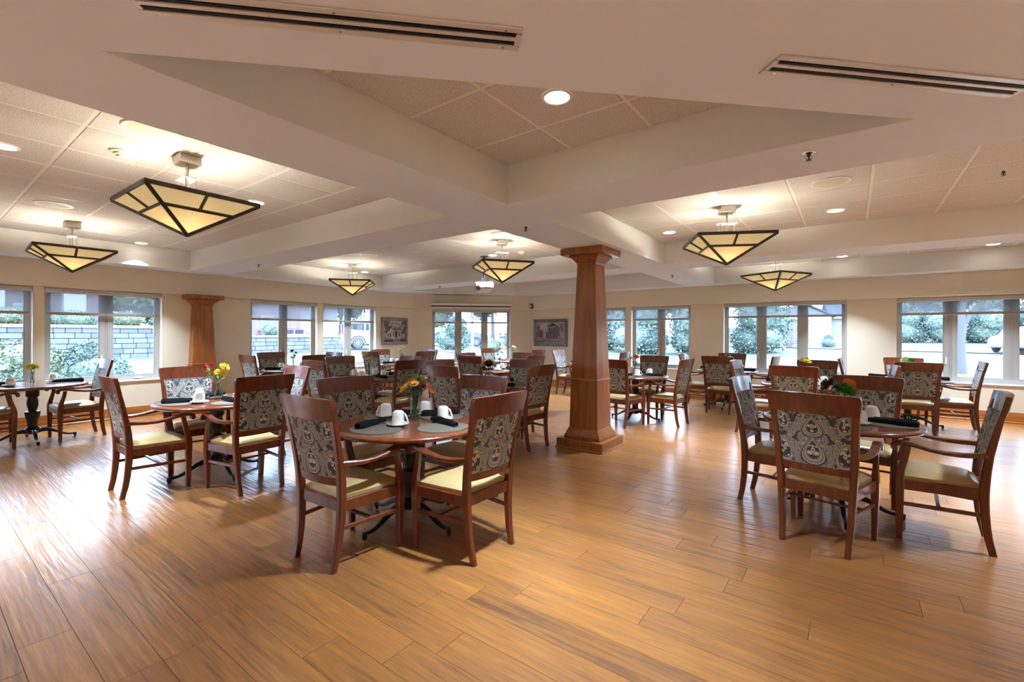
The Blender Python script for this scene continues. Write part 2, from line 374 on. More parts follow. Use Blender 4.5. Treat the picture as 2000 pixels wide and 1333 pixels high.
# ---- floor: planks run along X
fl = tag(mesh_obj('floor', bbox(XW-.1, BY-.1, -.06, BX+.1, YW+.1, -.006), M['dark']), kind='structure')
PW, PL = .183, 1.22
planks = []
row = 0; y = 1.42 - PW*38
while y < YW:
    off = random.uniform(0, PL)
    x = XW - off
    while x < BX:
        xx0, xx1 = max(x, XW), min(x+PL, BX)
        # clip rows by the chamfered corner
        lim = y + PW - CW
        xx0 = max(xx0, lim)
        if xx1 - xx0 > .05 and y > BY: planks.append((xx0, xx1, y))
        x += PL
    y += PW
def plank_bm(bm, a, b, y_, z=0):
    g = .0012
    v = [bm.verts.new(p) for p in ((a, y_, -.006), (b, y_, -.006), (b, y_+PW, -.006), (a, y_+PW, -.006),
         (a+g, y_+g, z), (b-g, y_+g, z), (b-g, y_+PW-g, z), (a+g, y_+PW-g, z))]
    for f in ((4,5,6,7),(0,1,5,4),(1,2,6,5),(2,3,7,6),(3,0,4,7)): bm.faces.new([v[i] for i in f])
def seen(x_, y_, zz=0, lim=1.2):
    p = Vector((x_, y_, zz - CAMH)); d = p.dot(F)
    if d < .25: return None
    return d if abs(p.dot(R0)/d) < lim else None
rank = []
for (a, b, yy) in planks:
    ds = [seen(t, yy+PW/2) for t in (a, (a+b)/2, b)]
    ds = [d for d in ds if d]
    rank.append((min(ds) if ds and min(ds) > 1.0 else 99, (a, b, yy)))
rank.sort(key=lambda t: t[0])
full = bmesh.new(); plank_bm(full, 0, PL, 0); fullme = bpy.data.meshes.new('plank'); full.to_mesh(fullme); full.free(); fullme.materials.append(M['floor'])
rest = bmesh.new()
for i, (d, (a, b, yy)) in enumerate(rank):
    if i < 299 and d < 90:
        if abs(b-a-PL) < 1e-6: inst('plank', fullme, fl, (a, yy, 0))
        else:
            q = bmesh.new(); plank_bm(q, a, b, yy); mesh_obj('plank', q, M['floor'], fl)
    else: plank_bm(rest, a, b, yy)
tag(mesh_obj('plank', rest, M['floor'], fl), kind='stuff')

# ---- walls with window openings
def segs(lo, hi, ops):
    out = []; c = lo
    for a, b in sorted(ops):
        if a > c: out.append((c, a))
        c = b
    if c < hi: out.append((c, hi))
    return out
WT = .22
kw = 1.0075
opsL = [(-4.67, -3.24), (-3.105, -1.67), (-.25*kw, 1.183*kw), (1.303*kw, 2.734*kw), (4.181*kw, 5.592*kw), (5.727*kw, 7.153*kw)]
opsR = [(-5.85*kw, -4.449*kw), (-4.311*kw, -2.911*kw), (-2.222*kw, -.07*kw), (.648*kw, 2.80*kw), (3.52, 5.68)]
YL1 = CW + XW      # 8.41 corner on left wall
XR0 = YW - CW      # -7.27 corner on right wall
Q = (XR0 - XW)*sqrt(2)   # chamfer length
OT = 2.085
TOP = 3.1
bm = bmesh.new()
box(bm, XW-WT, BY-WT, 0, XW, YL1+.05, SILL); box(bm, XW-WT, BY-WT, OT, XW, YL1+.05, TOP)
for a, b in segs(BY-WT, YL1+.05, opsL): box(bm, XW-WT, a, SILL, XW, b, OT)
wl_ = tag(mesh_obj('wall_left', bm, M['wall']), kind='structure')
bm = bmesh.new()
box(bm, XR0-.05, YW, 0, BX+WT, YW+WT, SILL); box(bm, XR0-.05, YW, OT, BX+WT, YW+WT, TOP)
for a, b in segs(XR0-.05, BX+WT, opsR): box(bm, a, YW, SILL, b, YW+WT, OT)
wr_ = tag(mesh_obj('wall_right', bm, M['wall']), kind='structure')
# chamfer wall in local coords: u along wall (0..Q), v outward
MC = Matrix.Translation((XW, YL1, 0)) @ Matrix.Rotation(radians(45), 4, 'Z')
def uC(x_, y_): return ((x_ - XW) + (y_ - YL1))/sqrt(2)
opC = (uC(-9.163*1.010, 8.687*1.010), uC(-7.641*1.010, 10.209*1.010))
bm = bmesh.new()
box(bm, 0, 0, 0, Q, WT, SILL); box(bm, 0, 0, OT, Q, WT, TOP)
for a, b in segs(0, Q, [opC]): box(bm, a, 0, SILL, b, WT, OT)
xf(bm, MC)
wc_ = tag(mesh_obj('wall_bay', bm, M['wall']), kind='structure')
bm = bbox(BX, BY-WT, 0, BX+WT, YW+WT, TOP); tag(mesh_obj('wall_east', bm, M['wall']), kind='structure')
bm = bbox(XW-WT, BY-WT, 0, BX+WT, BY, TOP); tag(mesh_obj('wall_south', bm, M['wall']), kind='structure')
# bulkheads over the windows
bm = bmesh.new(); prism(bm, [(XW, BY), (XB, BY), (XB, CB+XB), (XW, YL1)], ZB, BZ); mesh_obj('bulkhead', bm, M['bulk'], wl_)
bm = bmesh.new(); prism(bm, [(YB-CB, YB), (BX, YB), (BX, YW), (XR0, YW)], ZB, BZ); mesh_obj('bulkhead', bm, M['bulk'], wr_)
bm = bmesh.new(); prism(bm, [(XB, CB+XB), (YB-CB, YB), (XR0, YW), (XW, YL1)], ZB, BZ); mesh_obj('bulkhead', bm, M['bulk'], wc_)
# baseboards
def baseboard(name, Mx, L, u0=0):
    bm = bmesh.new(); box(bm, u0, -.018, 0, L, 0, .15); box(bm, u0, -.012, .15, L, 0, .172); xf(bm, Mx)
    o = tag(mesh_obj(name, bm, M['oakbase']), kind='structure')
    bm = bmesh.new(); sweep(bm, [(u0, -.026, .012), (L, -.026, .012)], (0,1,0), (0,0,1), [(.010,.012)]*2, .6); xf(bm, Mx)
    mesh_obj('shoe_moulding', bm, M['oakbase'], o)
baseboard('baseboard_left', Matrix.Translation((XW, BY, 0)) @ Matrix.Rotation(radians(90), 4, 'Z'), YL1-BY)
baseboard('baseboard_bay', MC, Q)
baseboard('baseboard_right', Matrix.Translation((XR0, YW, 0)), BX-XR0)

# ---- windows.  local frame: u along the wall, v outward (+), z up
def window(idx, Mx, u0, u1, lites):
    W_ = tag(mesh_obj('window_%d' % idx, xf(_frame(u0, u1, lites), Mx), M['frame'], smooth=None), kind='structure')
    fv = .115
    n = lites; ow = .072; mw = .168
    gw = ((u1-u0) - 2*ow - (n-1)*mw)/n
    for i in range(n):
        a = u0 + ow + i*(gw+mw); b = a + gw
        mesh_obj('pane', xf(bbox(a-.005, fv+.028, SILL+.075, b+.005, fv+.034, OT-.06), Mx), M['glass'], W_)
        # sash around the glass
        bm = bmesh.new(); s = .02
        for q in ((a-.004, SILL+.078, b+.004, SILL+.078+s), (a-.004, OT-.075, b+.004, OT-.055), (a-.004, SILL+.098, a+.010, OT-.075), (b-.010, SILL+.098, b+.004, OT-.075)):
            box(bm, q[0], fv+.010, q[1], q[2], fv+.026, q[3])
        mesh_obj('sash', xf(bm, Mx), M['frame'], W_)
    # sill board and latch / crank
    mesh_obj('sill', xf(bbox(u0-.012, -.022, SILL-.012, u1+.012, fv, SILL+.010, .004), Mx), M['white'], W_)
    a = u1 - ow - gw*.42
    bm = bbox(a-.05, fv-.03, SILL+.03, a+.05, fv+.002, SILL+.05, .004); box(bm, a-.01, fv-.045, SILL+.045, a+.07, fv-.03, SILL+.055)
    mesh_obj('crank_handle', xf(bm, Mx), M['cream_plastic'], W_)
    a = u0 + ow + gw + .03
    mesh_obj('latch', xf(bbox(a-.012, fv-.022, .92, a+.012, fv, 1.04, .005), Mx), M['cream_plastic'], W_)
    return W_
def _frame(u0, u1, n):
    fv = .115; ow = .072; mw = .168; bm = bmesh.new()
    gw = ((u1-u0) - 2*ow - (n-1)*mw)/n
    box(bm, u0, fv, SILL+.01, u1, fv+.07, SILL+.08); box(bm, u0, fv, OT-.055, u1, fv+.07, OT)
    box(bm, u0, fv, SILL+.08, u0+ow-.004, fv+.07, OT-.055); box(bm, u1-ow+.004, fv, SILL+.08, u1, fv+.07, OT-.055)
    for i in range(n-1):
        a = u0 + ow + gw + i*(gw+mw)
        # ribbed double mullion
        box(bm, a+.004, fv, SILL+.08, a+.062, fv+.07, OT-.055); box(bm, a+mw-.062, fv, SILL+.08, a+mw-.004, fv+.07, OT-.055)
        box(bm, a+.062, fv+.008, SILL+.08, a+mw-.062, fv+.06, OT-.055)
        box(bm, a+.078, fv+.002, SILL+.08, a+.084, fv+.008, OT-.055); box(bm, a+mw-.084, fv+.002, SILL+.08, a+mw-.078, fv+.008, OT-.055)
    return bm
ML = Matrix.Translation((XW, 0, 0)) @ Matrix.Rotation(radians(90), 4, 'Z')    # u = +Y, v = -X
MR = Matrix.Translation((0, YW, 0))                                          # u = +X, v = +Y
def shade(Mx, u0, u1, label, drop=1.70):
    t = thing('roller_shade', label, 'shade', (0, 0, 0), 0, 'roller shades drawn down over window tops')
    bm = bmesh.new(); sweep(bm, [(u0+.006, .045, 2.045), (u1-.006, .045, 2.045)], (0,1,0), (0,0,1), [(.038,.036)]*2, .3); xf(bm, Mx)
    mesh_obj('housing', bm, M['shadecase'], t)
    mesh_obj('screen_fabric', xf(bbox(u0+.035, .05, drop, u1-.035, .0515, 2.02), Mx), M['shade'], t)
    bm = bmesh.new(); sweep(bm, [(u0+.03, .051, drop-.005), (u1-.03, .051, drop-.005)], (0,1,0), (0,0,1), [(.009,.021)]*2, .4); xf(bm, Mx)
    mesh_obj('bottom_bar', bm, M['shadebar'], t)
    bm = bmesh.new(); tube(bm, [(u1-.018, .012, 2.03), (u1-.016, .012, 1.2), (u1-.02, .012, .72)], .0022, 5); xf(bm, Mx)
    mesh_obj('pull_cord', bm, M['white'], t)
names = []
wi = 1
labL = ['', '', 'screen roller shade on the leftmost window in view', 'screen roller shade on window before the stone wall with a pilaster beside',
        'screen roller shade on window right of the wood pilaster', 'screen roller shade on window facing the parked white car']
labR = ['screen roller shade on narrow window beside the wood column', 'screen roller shade on two-pane window facing the tall evergreen',
        'screen roller shade on three-pane window facing the white house', 'screen roller shade on far right window facing the tree trunk', '']
for i, (a, b) in enumerate(opsL):
    window(wi, ML, a, b, 2)
    if labL[i]: shade(ML, a, b, labL[i])
    wi += 1
window(wi, MC, opC[0], opC[1], 3); shade(MC, opC[0], opC[1], 'screen roller shade on the central bay window under the projection screen', 1.73); wi += 1
for i, (a, b) in enumerate(opsR):
    window(wi, MR, a, b, 2 if i < 2 else 3)
    if labR[i]: shade(MR, a, b, labR[i], 1.80 if i >= 2 else 1.78)
    wi += 1

# ---- ceiling: soffit plane with coffers
bm = bmesh.new(); T_ = TOP
def rc(a, b, c, d): prism(bm, [(a, b), (c, b), (c, d), (a, d)], BZ, T_)
rc(XW, BY, xa, YL1)                                    # strip above left windows
prism(bm, [(xa, y3), (xa, YL1+.55), (xa+.001, YL1+.55), (xa+.001, y3)], BZ, T_)
rc(x2, BY, x1, y5)                                     # beam over the column
rc(xa, y1, x2, y2); rc(x1, y1, BX, y2)                 # beam row 1
rc(xa, y3, x2, y4); rc(x1, y3, BX, y4)                 # beam row 2
xF = -8.65; cF = 17.72
rc(xa, y4, xF, cF+xF-.0)                                # left of coffer F
prism(bm, [(XW, YL1), (xa, YL1), (xa, cF+xF), (xF, cF+xF), (y5-cF, y5), (x2, y5), (BX, y5), (BX, YW), (XR0, YW)], BZ, T_)
rc(4.0, y2, BX, y3); rc(4.0, y4, BX, y5)
cd0, cd1 = 2.744, 1.71
prism(bm, [(x1, x1+cd0), (y1-cd0, y1), (y1-cd1, y1), (x1, x1+cd1)], BZ, T_)
rc(y1-cd1+.0, y1-.0001, BX, y1)
rc(xa, BY, x2, -3.0)
soff = tag(mesh_obj('ceiling', bm, M['soffit']), kind='structure')
# coffer side skins (cream white paint) : thin liners
lin = bmesh.new()
def liner(pts):
    n_ = len(pts); cx_ = sum(p[0] for p in pts)/n_; cy_ = sum(p[1] for p in pts)/n_
    for i in range(n_):
        a = Vector((*pts[i], 0)); b = Vector((*pts[(i+1) % n_], 0))
        d = (b-a).normalized(); nn = Vector((-d.y, d.x, 0))
        if nn.dot(Vector((cx_, cy_, 0)) - a) < 0: nn = -nn
        o = nn*.004
        v = [lin.verts.new(p) for p in ((a.x, a.y, BZ+.0005), (b.x, b.y, BZ+.0005), (b.x+o.x, b.y+o.y, BZ+.0005), (a.x+o.x, a.y+o.y, BZ+.0005),
             (a.x, a.y, CZ+.02), (b.x, b.y, CZ+.02), (b.x+o.x, b.y+o.y, CZ+.02), (a.x+o.x, a.y+o.y, CZ+.02))]
        for f in ((0,3,2,1),(4,5,6,7),(0,1,5,4),(1,2,6,5),(2,3,7,6),(3,0,4,7)): lin.faces.new([v[k] for k in f])
coffers = {
 'A': [(xa, -3.0), (x2, -3.0), (x2, y1), (xa, y1)],
 'D': [(xa, y2), (x2, y2), (x2, y3), (xa, y3)],
 'C': [(x1, y2), (4.0, y2), (4.0, y3), (x1, y3)],
 'E': [(x1, y4), (4.0, y4), (4.0, y5), (x1, y5)],
 'F': [(xF, y4), (x2, y4), (x2, y5), (y5-cF, y5), (xF, xF+cF)],
 'G': [(x1, x1+cd0), (y1-cd0, y1), (x1, y1)],
}
for k_ in coffers: liner(coffers[k_])
bmesh.ops.recalc_face_normals(lin, faces=lin.faces)
mesh_obj('coffer_sides', lin, M['coffer'], soff)
# tile grids
TS = .612; gx = -1.66*K; gy = 1.937*K; gy2 = 5.19*K
fullt = bmesh.new()
def tile_bm(q, a, b, c, d, z):
    g = .011; e = .018
    v = [q.verts.new(p) for p in ((a+g, b+g, z), (c-g, b+g, z), (c-g, d-g, z), (a+g, d-g, z), (a+e, b+e, z-.006), (c-e, b+e, z-.006), (c-e, d-e, z-.006), (a+e, d-e, z-.006))]
    for f in ((7,6,5,4),(0,4,5,1),(1,5,6,2),(2,6,7,3),(3,7,4,0)): q.faces.new([v[i] for i in f])
tile_bm(fullt, 0, 0, TS, TS, 0); tme = bpy.data.meshes.new('tile'); fullt.to_mesh(tme); fullt.free(); tme.materials.append(M['tile'])
def clip_poly(poly, a, b, c, d):
    """Sutherland-Hodgman of a convex poly by a rectangle"""
    def cut(P, f, inter):
        out = []
        for i in range(len(P)):
            p, q = P[i], P[(i+1) % len(P)]
            if f(p): out.append(p)
            if f(p) != f(q): out.append(inter(p, q))
        return out
    def ix(v): return lambda p, q: (v, p[1] + (q[1]-p[1])*(v-p[0])/(q[0]-p[0]))
    def iy(v): return lambda p, q: (p[0] + (q[0]-p[0])*(v-p[1])/(q[1]-p[1]), v)
    P = poly
    for f, it in ((lambda p: p[0] >= a, ix(a)), (lambda p: p[0] <= c, ix(c)), (lambda p: p[1] >= b, iy(b)), (lambda p: p[1] <= d, iy(d))):
        if len(P) < 3: return []
        P = cut(P, f, it)
    return P
stufft = bmesh.new()
def grid_region(poly, gx_, gy_, z, individual=True, ymin=-99):
    xs = [p[0] for p in poly]; ys = [p[1] for p in poly]
    i0 = math.floor((min(xs)-gx_)/TS); i1 = math.ceil((max(xs)-gx_)/TS); j0 = math.floor((min(ys)-gy_)/TS); j1 = math.ceil((max(ys)-gy_)/TS)
    for i in range(i0, i1):
        for j in range(j0, j1):
            a, b = gx_+i*TS, gy_+j*TS; P = clip_poly(poly, a, b, a+TS, b+TS)
            if len(P) < 3: continue
            area = abs(sum(P[k][0]*P[(k+1) % len(P)][1]-P[(k+1) % len(P)][0]*P[k][1] for k in range(len(P)))/2)
            if area < .004: continue
            vis = individual and (b > ymin) and any(seen(px, py, z, 1.15) for px, py in P)
            if area > TS*TS*.999 and vis: inst('tile', tme, soff, (a, b, z))
            else:
                q = bmesh.new() if vis else stufft
                cx_ = sum(p[0] for p in P)/len(P); cy_ = sum(p[1] for p in P)/len(P)
                if sum(P[k][0]*P[(k+1) % len(P)][1]-P[(k+1) % len(P)][0]*P[k][1] for k in range(len(P))) < 0: P = P[::-1]
                def inset(p, g):
                    return (p[0] + (g if p[0] < cx_ else -g), p[1] + (g if p[1] < cy_ else -g))
                up = [q.verts.new((*inset(p, .008), z)) for p in P]; lo = [q.verts.new((*inset(p, .015), z-.006)) for p in P]
                n_ = len(P); q.faces.new(lo[::-1])
                for k in range(n_): q.faces.new((up[k], lo[k], lo[(k+1) % n_], up[(k+1) % n_]))
                if vis: mesh_obj('tile', q, M['tile'], soff)
    # grid bars
    for i in range(i0, i1+1):
        P = clip_poly(poly, gx_+i*TS-.012, min(ys), gx_+i*TS+.012, max(ys))
        if len(P) >= 3:
            q = bmesh.new(); prism(q, P, z-.004, z+.002); mesh_obj('grid_bar', q, M['grid'], soff)
    for j in range(j0, j1+1):
        P = clip_poly(poly, min(xs), gy_+j*TS-.012, max(xs), gy_+j*TS+.012)
        if len(P) >= 3:
            q = bmesh.new(); prism(q, P, z-.0035, z+.0025); mesh_obj('grid_bar', q, M['grid'], soff)
grid_region(coffers['A'], gx, gy, CZ, True, -.7)
grid_region(coffers['D'], gx, gy2, CZ); grid_region(coffers['C'], gx, gy2, CZ)
grid_region(coffers['E'], gx, 7.442*K+.5, CZ, False); grid_region(coffers['F'], gx, 7.442*K+.5, CZ, False); grid_region(coffers['G'], gx, gy, CZ)
zone = [(x1, BY), (BX, BY), (BX, y1), (y1-cd1, y1), (x1, x1+cd1)]
grid_region(zone, gx, gy, BZ+.012, False)
tag(mesh_obj('tile', stufft, M['tile'], soff), kind='stuff')
for k_ in coffers:
    q = bmesh.new(); prism(q, coffers[k_], CZ+.003, CZ+.02); mesh_obj('tile_backing', q, M['dark'], soff)
q = bmesh.new(); prism(q, zone, BZ+.016, BZ+.03); mesh_obj('tile_backing', q, M['dark'], soff)
q = bmesh.new(); s = .022
prism(q, [(x1, x1+cd1), (y1-cd1, y1), (y1-cd1+s, y1), (x1+s, x1+cd1)], BZ-.004, BZ+.012); mesh_obj('edge_trim', q, M['white'], soff)
# roof slab closing everything above
tag(mesh_obj('roof_slab', bbox(XW-WT, BY-WT, TOP, BX+WT, YW+WT, TOP+.15), M['white']), kind='structure')

# ------------------------------------------------------------------ column and pilaster
def column(loc, rz, label, cat, half_depth=False, hb=.312, hs=.194, htop=.126, hc=.283, top=None):
    top = top or BZ
    t = thing('tapered_column', label, cat, loc, rz)
    yb = (lambda h: -h) 
    def fr(bm, h0, z0, h1, z1):
        Y0 = h0; 
        lo = [(-h0,-h0),(h0,-h0),(h0, 0 if half_depth else h0),(-h0, 0 if half_depth else h0)]
        hi = [(-h1,-h1),(h1,-h1),(h1, 0 if half_depth else h1),(-h1, 0 if half_depth else h1)]
        a = [bm.verts.new((*p, z0)) for p in lo]; b = [bm.verts.new((*p, z1)) for p in hi]
        bm.faces.new(a[::-1]); bm.faces.new(b)
        for i in range(4): bm.faces.new((a[i], a[(i+1)%4], b[(i+1)%4], b[i]))
    def part(name, spec, mat='oak', bev=.004):
        bm = bmesh.new()
        for s_ in spec: fr(bm, *s_)
        if bev: bmesh.ops.bevel(bm, geom=bm.edges[:], offset=bev, segments=1, affect='EDGES')
        mesh_obj(name, bm, M[mat], t)
    part('shoe_moulding', [(hb+.018, 0, hb+.006, .022)], 'oak')
    part('plinth', [(hb, .0, hb, .115)])
    part('base_moulding', [(hs+.050, .115, hs+.048, .145), (hs+.048, .145, hs+.004, .245)])
    part('lower_shaft', [(hs, .20, hs-.012, .845)])
    part('belt_moulding', [(hs-.002, .838, hs-.010, .862)], 'oakbase', .005)
    part('upper_shaft', [(hs-.014, .855, htop, top-.17)])
    part('neck_moulding', [(htop, top-.20, htop+.012, top-.165), (htop+.012, top-.165, htop+.06, top-.105), (htop+.075, top-.105, htop+.075, top-.082)])
    part('capital', [(hc, top-.08, hc, top-.001)])
    return t
column((-2.662, 5.262, 0), 0, 'square tapered oak column standing free in the middle of the room', 'column')
pl_ = column((XW, 3.315*kw, 0), radians(-90), 'square tapered oak pilaster against left wall between windows', 'pilaster', True, .30, .205, .142, .29, ZB)
pl_.rotation_euler = (0, 0, radians(90)); 

# ------------------------------------------------------------------ pendants
def make_pendant(label, loc, rz):
    t = thing('pendant_lamp', label, 'lamp', loc, rz, 'pyramid pendant lamps in the ceiling coffers')
    H_ = .380; zr = 2.4555; za = 2.182; zc = CZ
    # everything measured from the ceiling plane (z=0 at ceiling)
    r = zr - zc; a = za - zc
    mesh_obj('canopy', bbox(-.075, -.075, -.075, .075, .075, -.004, .004), M['alu'], t)
    bm = bmesh.new(); tube(bm, [(0,0,-.075), (0,0,-.115)], .013, 10); tube(bm, [(0,0,-.11), (0,0,r+.01)], .0085, 10); mesh_obj('stem', bm, M['alu'], t)
    mesh_obj('cross_plate', bbox(-.095, -.05, -.19, .095, .05, -.186, .001), M['white'], t)
    for sx_, sy_ in ((-1,-1),(-1,1),(1,-1),(1,1)):
        bm = bmesh.new(); tube(bm, [(sx_*.075, sy_*.035, -.175), (sx_*.075, sy_*.035, r+.01)], .005, 6); mesh_obj('rod', bm, M['alu'], t)
    bm = bmesh.new(); box(bm, -.10, -.012, r+.002, .10, .012, r+.010); box(bm, -H_, -.010, r-.006, H_, .010, r+.002); box(bm, -.010, -H_, r-.006, .010, H_, r+.002)
    mesh_obj('top_bar', bm, M['alu'], t)
    for k in range(4):
        Mk = Matrix.Rotation(k*pi/2, 4, 'Z')
        bm = bmesh.new(); v = [bm.verts.new(p) for p in ((-H_, -H_, r), (H_, -H_, r), (H_, -H_, r-.030), (-H_, -H_, r-.030), (-H_+.016, -H_+.016, r), (H_-.016, -H_+.016, r), (H_-.016, -H_+.016, r-.030), (-H_+.016, -H_+.016, r-.030))]
        for f in ((3,2,1,0),(4,5,6,7),(0,1,5,4),(1,2,6,5),(2,3,7,6),(3,0,4,7)): bm.faces.new([v[i] for i in f])
        bmesh.ops.recalc_face_normals(bm, faces=bm.faces); mesh_obj('rim', xf(bm, Mk), M['bronze'], t)
        # hip bar
        bm = bmesh.new(); p0 = Vector((-H_+.006, -H_+.006, r-.020)); p1 = Vector((0, 0, a))
        tube(bm, [p0, p1], .0185, 4); mesh_obj('hip_bar', xf(bm, Mk), M['bronze'], t)
        # face plane helper : s in 0(rim)..1(apex), u in -1..1
        def P(s, u, off=0):
            h = (H_-.004)*(1-s); q = Vector((u*h, -h, (r-.022)*(1-s) + a*s)); nrm = Vector((0, -(r-a), -(H_))).normalized()
            return q + nrm*off
        def bar(s0, u0, s1, u1, wd):
            bm_ = bmesh.new(); A_, B_ = P(s0, u0, .004), P(s1, u1, .004); tube(bm_, [A_, B_], wd, 4); return bm_
        mesh_obj('glazing_bar', xf(bar(.36, -1, .36, 1, .0145), Mk), M['bronze'], t)
        mesh_obj('glazing_bar', xf(bar(.0, 0, .36, 0, .0125), Mk), M['bronze'], t)
        for (s0, s1, ua, ub) in ((.0, .36, -1, 0), (.0, .36, 0, 1)):
            bm = bmesh.new(); g = [P(s0, ua), P(s0, ub), P(s1, ub), P(s1, ua)]
            f = [bm.verts.new(x_) for x_ in g]; b_ = [bm.verts.new(x_ + Vector((0, 0, .004))) for x_ in g]
            bm.faces.new(f); bm.faces.new(b_[::-1])
            for i in range(4): bm.faces.new((f[i], b_[i], b_[(i+1)%4], f[(i+1)%4]))
            bmesh.ops.recalc_face_normals(bm, faces=bm.faces); mesh_obj('glass_panel', xf(bm, Mk), M['lampglass'], t)
        bm = bmesh.new(); g = [P(.36, -1), P(.36, 1), P(.995, 0)]
        f = [bm.verts.new(x_) for x_ in g]; b_ = [bm.verts.new(x_ + Vector((0, 0, .004))) for x_ in g]
        bm.faces.new(f); bm.faces.new(b_[::-1])
        for i in range(3): bm.faces.new((f[i], b_[i], b_[(i+1)%3], f[(i+1)%3]))
        bmesh.ops.recalc_face_normals(bm, faces=bm.faces); mesh_obj('glass_panel', xf(bm, Mk), M['lampglass'], t)
    bm = bmesh.new(); blob(bm, (0, 0, a), .018, 1); mesh_obj('finial', bm, M['bronze'], t)
    ld = bpy.data.lights.new('pendant_bulb', 'POINT'); ld.energy = P_PEND; ld.color = (1, .91, .74); ld.shadow_soft_size = .05
    lo = bpy.data.objects.new('bulb_light', ld); C.objects.link(lo); lo.parent = t; lo.location = (0, 0, r-.10)
    return t
pend = [((-4.13, 1.34), 1, 'pyramid pendant lamp nearest the camera on the left side'),
        ((-7.76, 1.30), -3, 'pyramid pendant lamp at far left near the windows'),
        ((-7.83, 5.32), 47, 'small-looking pyramid pendant lamp above the left rear tables'),
        ((-4.08, 5.25), 52, 'pyramid pendant lamp in front of the ceiling projector'),
        ((-1.07, 5.27), 27, 'larger pyramid pendant lamp right of the wood column'),
        ((-1.03, 8.80), -30, 'rearmost right pyramid pendant lamp by the three-pane window')]
p0_ = None
for (px, py), rz, lab in pend:
    if p0_ is None: p0_ = make_pendant(lab, (px*K, py*K, CZ), radians(rz))
    else: dup(p0_, (px*K, py*K, CZ), radians(rz), lab)
# ------------------------------------------------------------------ downlights
def make_down(label, loc):
    t = thing('downlight', label, 'light', loc, 0, 'round recessed downlights')
    bm = bmesh.new(); lathe(bm, [(-.002, .092), (-.008, .090), (-.008, .074), (.0, .070)], 32, cap=False); mesh_obj('trim_ring', bm, M['white'], t, 40)
    bm = bmesh.new(); lathe(bm, [(-.003, .073), (-.0045, .03), (-.005, .001)], 32, cap=False); mesh_obj('lens', bm, M['bulb'], t, 60)
    ld = bpy.data.lights.new('down_light', 'AREA'); ld.shape = 'DISK'; ld.size = .14; ld.spread = radians(85); ld.energy = P_DOWN; ld.color = (.76, .93, 1.14)
    lo = bpy.data.objects.new('lamp_light', ld); C.objects.link(lo); lo.parent = t; lo.location = (0, 0, -.02)
    return t
dn = [((-4.981,.461),'bright downlight cut off by the left picture edge'), ((-4.976,2.228),'downlight just right of the nearest left pendant lamp'),
      ((-8.659,2.216),'downlight right of the far left pendant lamp near the coffer edge'), ((-1.948,6.117),'downlight left of the right-hand pendant lamp above the column'),
      ((-.143,6.091),'downlight right of the right-hand pendant lamp below the round speaker'), ((-4.971,6.139),'downlight just behind the pendant lamp by the projector'),
      ((-8.651,6.174),'downlight beside the pendant lamp above the left rear tables'), ((-1.359,2.254),'large bright downlight in the near central triangular coffer'),
      ((-.132,9.683),'thin-looking downlight behind the rear right beam, left one'), ((1.678,9.664),'thin-looking downlight at the far right behind the rear beam')]
d0 = None
for (px, py), lab in dn:
    if d0 is None: d0 = make_down(lab, (px*K, py*K, CZ-.006))
    else: dup(d0, (px*K, py*K, CZ-.006), 0, lab)
for i, (px, py) in enumerate([(1.2,-.8),(1.2,-2.6),(3,-.8),(3,-2.6),(4.8,.8),(3,.9),(4.8,-1),(1.2,-4.2),(-.6,-2.6),(-.6,-4.2),(3,-4.2)]):  # unseen lamps added over and behind the camera to brighten the near floor
    dup(d0, (px, py, BZ+.004), 0, 'added fill downlight, unseen in the ceiling behind the camera')
for i, (px, py) in enumerate([(-7.3, 8.9), (-4.98, 8.9), (-3.6, 8.9), (1.8, 6.2), (3.4, 6.2), (1.8, 4.5), (3.4, 4.5), (-4.98, -1.4), (-6.8, -2.4), (-3.6,-1.4)]):  # more unseen lamps added in the coffers to lift the dark bay and floor
    dup(d0, (px, py, CZ-.006), 0, 'added fill downlight, unseen in a coffer')
bm = bmesh.new(); lathe(bm, [(0, .075), (-.008, .073), (-.008, .05), (0, .045)], 28, cap=False)
t = thing('ceiling_ring', 'small unlit round ceiling fitting between two rear pendant lamps', 'fitting', (-6.784*K, 6.132*K, CZ-.006))
mesh_obj('ring', bm, M['white'], t, 40); bm = bmesh.new(); lathe(bm, [(-.004, .046), (-.005, .001)], 24, cap=False); mesh_obj('lens', bm, M['alu'], t)
# speakers
sp0 = None
for (px, py), lab in [((-3.784,1.013),'round cream ceiling speaker nearest, half hidden by the left beam'), ((-6.813,.997),'round ceiling speaker above the far left pendant lamp'),
                      ((-.154,4.933),'round ceiling speaker in the right coffer'), ((-3.834,4.922),'round ceiling speaker above the projector pendant lamp'), ((-6.694,4.858),'round ceiling speaker right of the left rear pendant lamp')]:
    if sp0 is None:
        sp0 = thing('ceiling_speaker', lab, 'speaker', (px*K, py*K, CZ-.006), 0, 'round flush ceiling speakers')
        bm = bmesh.new(); lathe(bm, [(0, .158), (-.008, .155), (-.012, .140), (-.008, .130)], 40, cap=False); mesh_obj('rim', bm, M['white'], sp0, 40)
        bm = bmesh.new(); lathe(bm, [(-.007, .132), (-.010, .08), (-.011, .001)], 40, cap=False); mesh_obj('grille', bm, M['speaker'], sp0, 60)
    else: dup(sp0, (px*K, py*K, CZ-.006), 0, lab)
